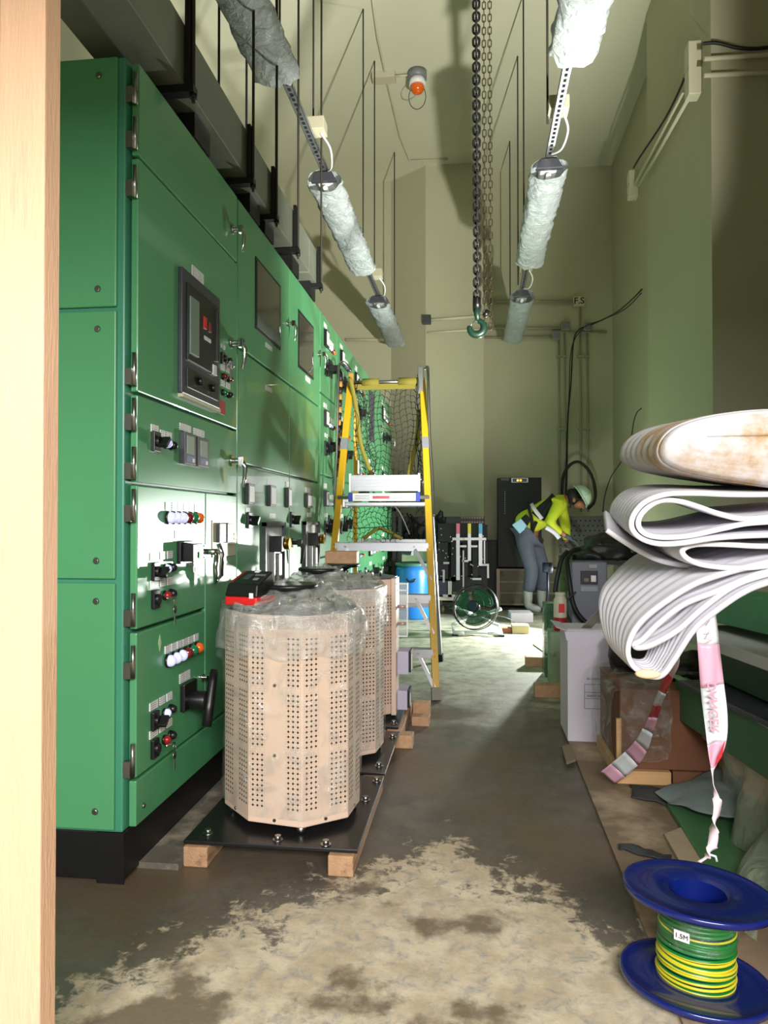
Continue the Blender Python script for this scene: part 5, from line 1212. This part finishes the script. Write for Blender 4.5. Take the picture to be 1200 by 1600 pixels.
cloth('plastic_scrap', 'torn strip of dark plastic film on the floor behind the blue drum', 'scrap', [fl(970, 1322), fl(972, 1330), fl(1046, 1350), fl(1046, 1338)], .006, .012, mat('dark_film', (52, 54, 56), .5), 15, 18, 8, 30)
t = thing('concrete_tile', 'dusty flat concrete tile on the floor behind the blue drum', 'tile', fl(1070, 1330))
b = MB(); b.prism([fl(1038, 1308), fl(1075, 1375), fl(1140, 1372), fl(1085, 1290)], (0, 0, .012)); b.build('tile', mat('tan_concrete', (164, 146, 120), .85, n=.12, bump=.3), t)
tag(MB().prism([fl(878, 1170), fl(885, 1195), fl(900, 1190), fl(893, 1165)], (0, 0, .012)).build('cardboard_piece', mat('dusty_card', (130, 116, 94), .9)), 'small brown cardboard scrap at the foot of the white carton', 'scrap')

# ---------------------------------------------------------------- cable drum
t = thing('cable_drum', 'blue plastic cable drum wound with green and yellow earth cable', 'cable drum', (.51, 1.86, 0))
dc = V((.515, 1.84, .012)); tilt = Matrix.Rotation(math.radians(-3), 3, 'X')@Matrix.Rotation(math.radians(3), 3, 'Y')
M_dr = mat('blue_drum_plastic', (12, 28, 100), .25, n=.08, ns=14, dirt=(90, 110, 170), ds=26, dth=.68, coat=.4)
DH = .205
def fld(z, nm): 
    b = MB(); b.lathe([(.063, z+.002), (.075, z+.009), (.12, z+.010), (.163, z+.008), (.168, z+.011), (.171, z+.005), (.170, z-.005), (.163, z-.004), (.075, z-.004), (.063, z-.002)], dc, 64, M=tilt); return b.build(nm, M_dr, t)
fld(.006, 'bottom_flange'); fld(DH, 'top_flange')
b = MB(); b.lathe([(.063, DH+.004), (.060, DH-.04), (.060, .01)], dc, 40, M=tilt); b.lathe([(.063, DH+.002), (.068, DH-.04), (.068, .01)], dc, 40, M=tilt); b.build('hub', M_dr, t)
M_ey = mat('yellow_insulation', (206, 192, 44), .3); M_eg = mat('green_insulation', (26, 112, 44), .3)
G = MB(); Y_ = MB(); turns = 21; rr = .0046
for k in range(turns):
    z = .018+k*(DH-.032)/(turns-1); R0 = .083+.002*math.sin(k*1.7)
    ringp = [dc+tilt@V(((R0)*math.cos(a), (R0)*math.sin(a), z+.003*math.sin(a+k))) for a in [2*PI*i/48 for i in range(48)]]
    G.tube(ringp, rr, 8, closed=True)
    if k < 9 or k in (13, 19):
        ringy = [dc+tilt@V(((R0+.0022)*math.cos(a), (R0+.0022)*math.sin(a), z+.003*math.sin(a+k)+(.0016 if k % 2 else -.001))) for a in [2*PI*i/48 for i in range(48)]]
        Y_.tube(ringy, rr*(.72 if k < 8 else .55), 8, closed=True)
wnd = G.build('green_winding', M_eg, t); Y_.build('yellow_stripe', M_ey, wnd)
b = MB(); b.lathe([(.0895+.001*math.sin(z*400), z) for z in [.10+.005*i for i in range(20)]], dc, 48, M=tilt); b.build('clear_film', film('drum_film', cover=.05, scale=14, opaque=.35, gl=.8), t)
la = math.atan2(-.08, -.052); lc = dc+V((.0915*math.cos(la), .0915*math.sin(la), .145)); tx = V((-math.sin(la), math.cos(la), 0)); nn = V((math.cos(la), math.sin(la), 0))
b = MB(); b.beam(lc-tx*.017, lc+tx*.017, .003, .022); lbm = b.build('paper_label', M_white, t)
text('1.5M', .015, lc+nn*.0022, tx, (0, 0, 1), M_blk, lbm)

# ---------------------------------------------------------------- folded foam sheets
M_foam = mat('white_foam', (206, 204, 211), .7, n=.03, ns=4, bump=.15, bs=20)
M_foamd = mat('soiled_white_foam', (198, 194, 196), .75, n=.05, ns=4, bump=.15, bs=20, dirt=(168, 138, 98), ds=5, dth=.47)
def fold(pts, Yf, depth, m, name, parent, th=.011, ribs=9, slant=(0, 0), dvar=None, rib=.0018):
    """foam sheet whose near edge follows the curve; extruded back by depth with soft ribs"""
    c = bez([at(px, py, Y=Yf+dy) for px, py, dy in pts], 7); rows = []; n = 40
    for i in range(n+1):
        f = i/n; row = []
        for j, p in enumerate(c):
            d = c[min(j+1, len(c)-1)]-c[max(j-1, 0)]; nr = V((d.z, 0, -d.x)).normalized()
            k = 1
            if dvar: q = j/7; q0 = min(int(q), len(dvar)-2); k = dvar[q0]+(dvar[q0+1]-dvar[q0])*(q-q0)
            row.append(p+V((slant[0]*f, depth*f, slant[1]*f))*k+nr*rib*(math.sin(f*ribs*2*PI)-0)*(min(1, f*6)))
        rows.append(row)
    b = MB(); b.grid(rows); return b.build(name, m, parent, solid=th)
YF = 1.75
t1 = thing('foam_sheet', 'lowest and largest fold of white foam sheet, drooping at the right above the crate', 'foam sheet', (.55, YF, .8), 'folded white foam sheets')
fold([(1310, 850, 0), (1260, 868, 0), (1200, 880, 0), (1140, 895, 0), (1090, 912, 0), (1050, 935, 0), (1010, 965, 0), (990, 990, 0), (982, 1015, 0), (986, 1035, 0), (1000, 1050, 0), (1020, 1058, 0), (1037, 1054, 0), (1055, 1030, 0), (1085, 985, 0), (1120, 955, 0), (1165, 925, 0), (1210, 908, 0), (1310, 880, 0)], YF, .36, M_foam, 'outer_fold', t1, slant=(-.05, .05), dvar=[1, 1, 1, 1, 1, .95, .85, .7, .5, .4, .3, .3, .3, .35, .5, .7, .8, .9, 1])
fold([(1310, 856, 0), (1240, 880, 0), (1180, 900, 0), (1120, 925, 0), (1070, 945, 0), (1030, 975, 0), (1005, 1000, 0), (992, 1008, 0), (998, 1013, 0), (1020, 1008, 0), (1060, 985, 0), (1100, 950, 0), (1150, 915, 0), (1210, 895, 0), (1310, 870, 0)], YF+.005, .24, M_foam, 'inner_fold', t1, slant=(.0, .05))
b = MB(); tp_ = at(1015, 1053, Y=YF-.004)
b.ball(tp_, .03, .012, .012, n=14, m=8, jit=.5); b.build('glue_stain', mat('yellowed_glue', (226, 200, 160), .6), t1)
t2 = thing('foam_sheet', 'middle fold of white foam sheet forming a hollow loop, under the soiled one', 'foam sheet', (.6, YF, 1.1), 'folded white foam sheets')
fold([(1310, 764, 0), (1260, 770, 0), (1200, 773, 0), (1140, 773, 0), (1085, 771, 0), (1040, 773, 0), (1008, 785, 0), (990, 806, 0), (988, 826, 0), (1003, 842, 0), (1030, 850, 0), (1065, 849, 0), (1110, 842, 0), (1160, 838, 0), (1220, 836, 0), (1310, 834, 0)], YF-.02, .42, M_foam, 'outer_loop', t2, slant=(.03, .035))
fold([(1310, 800, 0), (1230, 806, 0), (1165, 811, 0), (1130, 805, 0), (1095, 793, 0), (1065, 784, 0), (1035, 782, 0), (1014, 792, 0), (1000, 808, 0), (999, 824, 0), (1012, 836, 0), (1040, 840, 0), (1080, 837, 0), (1130, 826, 0), (1170, 818, 0), (1240, 814, 0), (1310, 812, 0)], YF-.01, .38, M_foam, 'inner_loop', t2, slant=(.03, .03))
fold([(1310, 852, 0), (1250, 853, 0), (1190, 854, 0), (1130, 851, 0), (1090, 851, 0), (1070, 857, 0), (1068, 866, 0), (1080, 876, 0), (1105, 884, 0), (1160, 888, 0), (1240, 880, 0), (1310, 870, 0)], YF+.0, .34, M_foam, 'small_loop', t2, slant=(-.02, .02))
fold([(1200, 886, 0), (1120, 886, 0), (1070, 884, 0), (1030, 876, 0), (1000, 862, 0), (972, 845, 0), (948, 829, 0)], YF+.10, .30, M_foam, 'back_layer', t2, slant=(.045, .05))
t3 = thing('foam_sheet', 'topmost rolled foam sheet stained brown, at the right edge', 'foam sheet', (.65, YF, 1.3), 'folded white foam sheets')
fold([(1310, 652, 0), (1260, 645, 0), (1200, 643, 0), (1140, 648, 0), (1085, 659, 0), (1050, 674, 0), (1032, 697, 0), (1035, 718, 0), (1062, 733, 0), (1110, 744, 0), (1160, 752, 0), (1220, 760, 0), (1310, 768, 0)], YF+.0, .40, M_foamd, 'stained_roll', t3, slant=(-.01, .03), ribs=7)
fold([(1310, 665, 0), (1240, 657, 0), (1150, 662, 0), (1085, 675, 0), (1052, 697, 0), (1060, 717, 0), (1110, 732, 0), (1200, 745, 0), (1310, 755, 0)], YF+.005, .38, M_foamd, 'inner_roll', t3, slant=(-.01, .03), ribs=7)
# rounded, soiled near end of the roll
prof = bez([at(px, py, Y=YF) for px, py in ((1310, 652), (1260, 645), (1200, 643), (1140, 648), (1085, 659), (1050, 674), (1032, 697), (1035, 718), (1062, 733), (1110, 744), (1160, 752), (1220, 760), (1310, 768))], 7); rows = []
for i in range(15):
    f = i/14; row = []
    for p in prof:
        c_ = V((max(p.x, at(1090, 700, Y=YF).x+.0), YF, at(0, 702, Y=YF).z)); s_ = math.cos(f*PI/2)
        row.append(c_.lerp(p, s_)+V((0, -.07*math.sin(f*PI/2)+.004*math.sin(f*40), 0)))
    rows.append(row)
b = MB(); b.grid(rows); b.build('rolled_end', M_foamd, t3, solid=.006)
# plinth of boxes out of frame that the foam rests on
for k, (z0, z1) in enumerate(((.012, .48), (.48, .97))):
    tag(MB().box(.785, 1.05, 1.64, 1.93, z0, z1).build('storage_box', M_bcard, bevel=.004), ('lower', 'upper')[k]+' brown storage box under the overhanging foam sheets', 'box', 'boxes under the foam')

# ---------------------------------------------------------------- barrier tape
M_tw = mat('white_tape', (206, 212, 216), .35); M_tp = mat('faded_pink_tape_print', (206, 158, 178), .35); M_tr = mat('red_tape_print', (186, 26, 40), .35); M_tt = mat('tape_lettering', (188, 140, 158), .4)
def ribbon(P0, P1, segs, t, seed, fold_=.006):
    """tape between two edge polylines; segs = [(u0,u1,material)]"""
    a = bez(P0, 10); c = bez(P1, 10); N = len(a)-1
    for u0, u1, m in segs:
        i0, i1 = int(round(u0*N)), int(round(u1*N)); rows = []
        for i in range(i0, i1+1):
            row = []
            for j in range(7):
                p = a[i].lerp(c[i], j/6); row.append(p+V((0, fold_*math.sin(j/6*PI*2+i*.12)+.004*nz(p, 14, seed), 0)))
            rows.append(row)
        if len(rows) > 1:
            b = MB(); b.grid(rows); b.build('tape_band', m, t, solid=.0008)
TY = 1.78
t = thing('barrier_tape', 'red and white barrier tape reading DANGER hanging from the foam, tied to a twisted tail', 'barrier tape', (.58, TY, .2))
L0 = [at(px, py, Y=TY) for px, py in ((1086, 948), (1090, 1000), (1095, 1070), (1099, 1120), (1105, 1172), (1111, 1202))]
L1 = [at(px, py, Y=TY+.01) for px, py in ((1116, 935), (1124, 1000), (1131, 1063), (1136, 1120), (1132, 1165), (1115, 1202))]
ribbon(L0, L1, [(0, .22, M_tw), (.22, .42, M_tp), (.42, .76, M_tw), (.76, 1, M_tp)], t, 1)
b = MB(); b.prism([at(px, py, Y=TY-.006) for px, py in ((1133, 1158), (1121, 1185), (1117, 1198), (1128, 1182))], (0, .003, 0)); b.build('red_fold', M_tr, t)
tw = bez([at(px, py, Y=TY) for px, py in ((1113, 1200), (1115, 1225), (1121, 1255), (1117, 1285), (1114, 1315), (1108, 1335), (1092, 1347))], 10); rows = []
for i, p in enumerate(tw):
    w2 = (.004, .006, .010, .013, .010, .013, .004)[min(6, i*7//len(tw))]; a = i*.15+.3*math.sin(i*.4); rows.append([p+V((math.cos(a)*w2, math.sin(a)*w2, 0)), p+V((0, .003*math.sin(a), 0)), p-V((math.cos(a)*w2, math.sin(a)*w2, 0))])
b = MB(); b.grid(rows); b.build('twisted_tail', mat('crumpled_pale_tape', (216, 196, 204), .4, n=.25, ns=60), t, solid=.0015)
b = MB(); b.tube([at(1108, 1335, Y=TY), at(1118, 1338, Y=TY), at(1120, 1346, Y=TY)], .003, 5); b.build('frayed_end', M_tw, t)
mid = at(1115, 1105, Y=TY-.02); text('DANGER', .027, mid, (.06, 0, -1), (-1, 0, -.06), M_tt, t, name='lettering', bold=.0006, squash=1.05)
for (u, v), (u2, v2) in (((1100, 988), (1112, 990)), ((1101, 994), (1113, 999)), ((1101, 999), (1108, 986)), ((1104, 1004), (1112, 1000)), ((1102, 970), (1110, 974)), ((1103, 978), (1109, 968))):
    MB().beam(at(u, v, Y=TY-.012), at(u2, v2, Y=TY-.012), .001, .0022, up=(0, 1, 0)).build('printed_stroke', M_tt, t)
t = thing('barrier_tape', 'red and white barrier tape slanting down from the foam to the crate base', 'barrier tape', (.6, 2.6, .1))
P0 = [at(1066, 1010, Y=1.95), at(1042, 1050, Y=2.2), at(1025, 1090, Y=2.5), at(1013, 1120, Y=2.75), at(985, 1165, Y=3.0), at(938, 1206, Y=3.12)]
P1 = [at(1058, 1045, Y=1.95), at(1052, 1062, Y=2.2), at(1037, 1095, Y=2.5), at(1027, 1122, Y=2.75), at(1004, 1185, Y=3.0), at(962, 1225, Y=3.12)]
ribbon(P0, P1, [(0, .2, M_tp), (.2, .34, M_tr), (.34, .48, M_tw), (.48, .6, M_tr), (.6, .68, M_tp), (.68, .76, M_tw), (.76, .84, M_tp), (.84, .92, M_tw), (.92, 1, M_tp)], t, 5)

b = MB(); b.prism([(1.18, 2.2, 0.012), (1.18, 2.2, .795), (1.225, 2.2, .845), (1.225, 2.2, .97), (1.30, 2.2, 1.1), (1.38, 2.2, 2.6), (2.5, 2.2, 2.6), (2.5, 2.2, .012)], (0, .04, 0))  # added unseen board, edge cut to shade pier and back wall from work light
tag(b.build('light_blocker_board', M_bcard), 'unseen board added beside the right wall, edge cut to shade the work light', 'board')
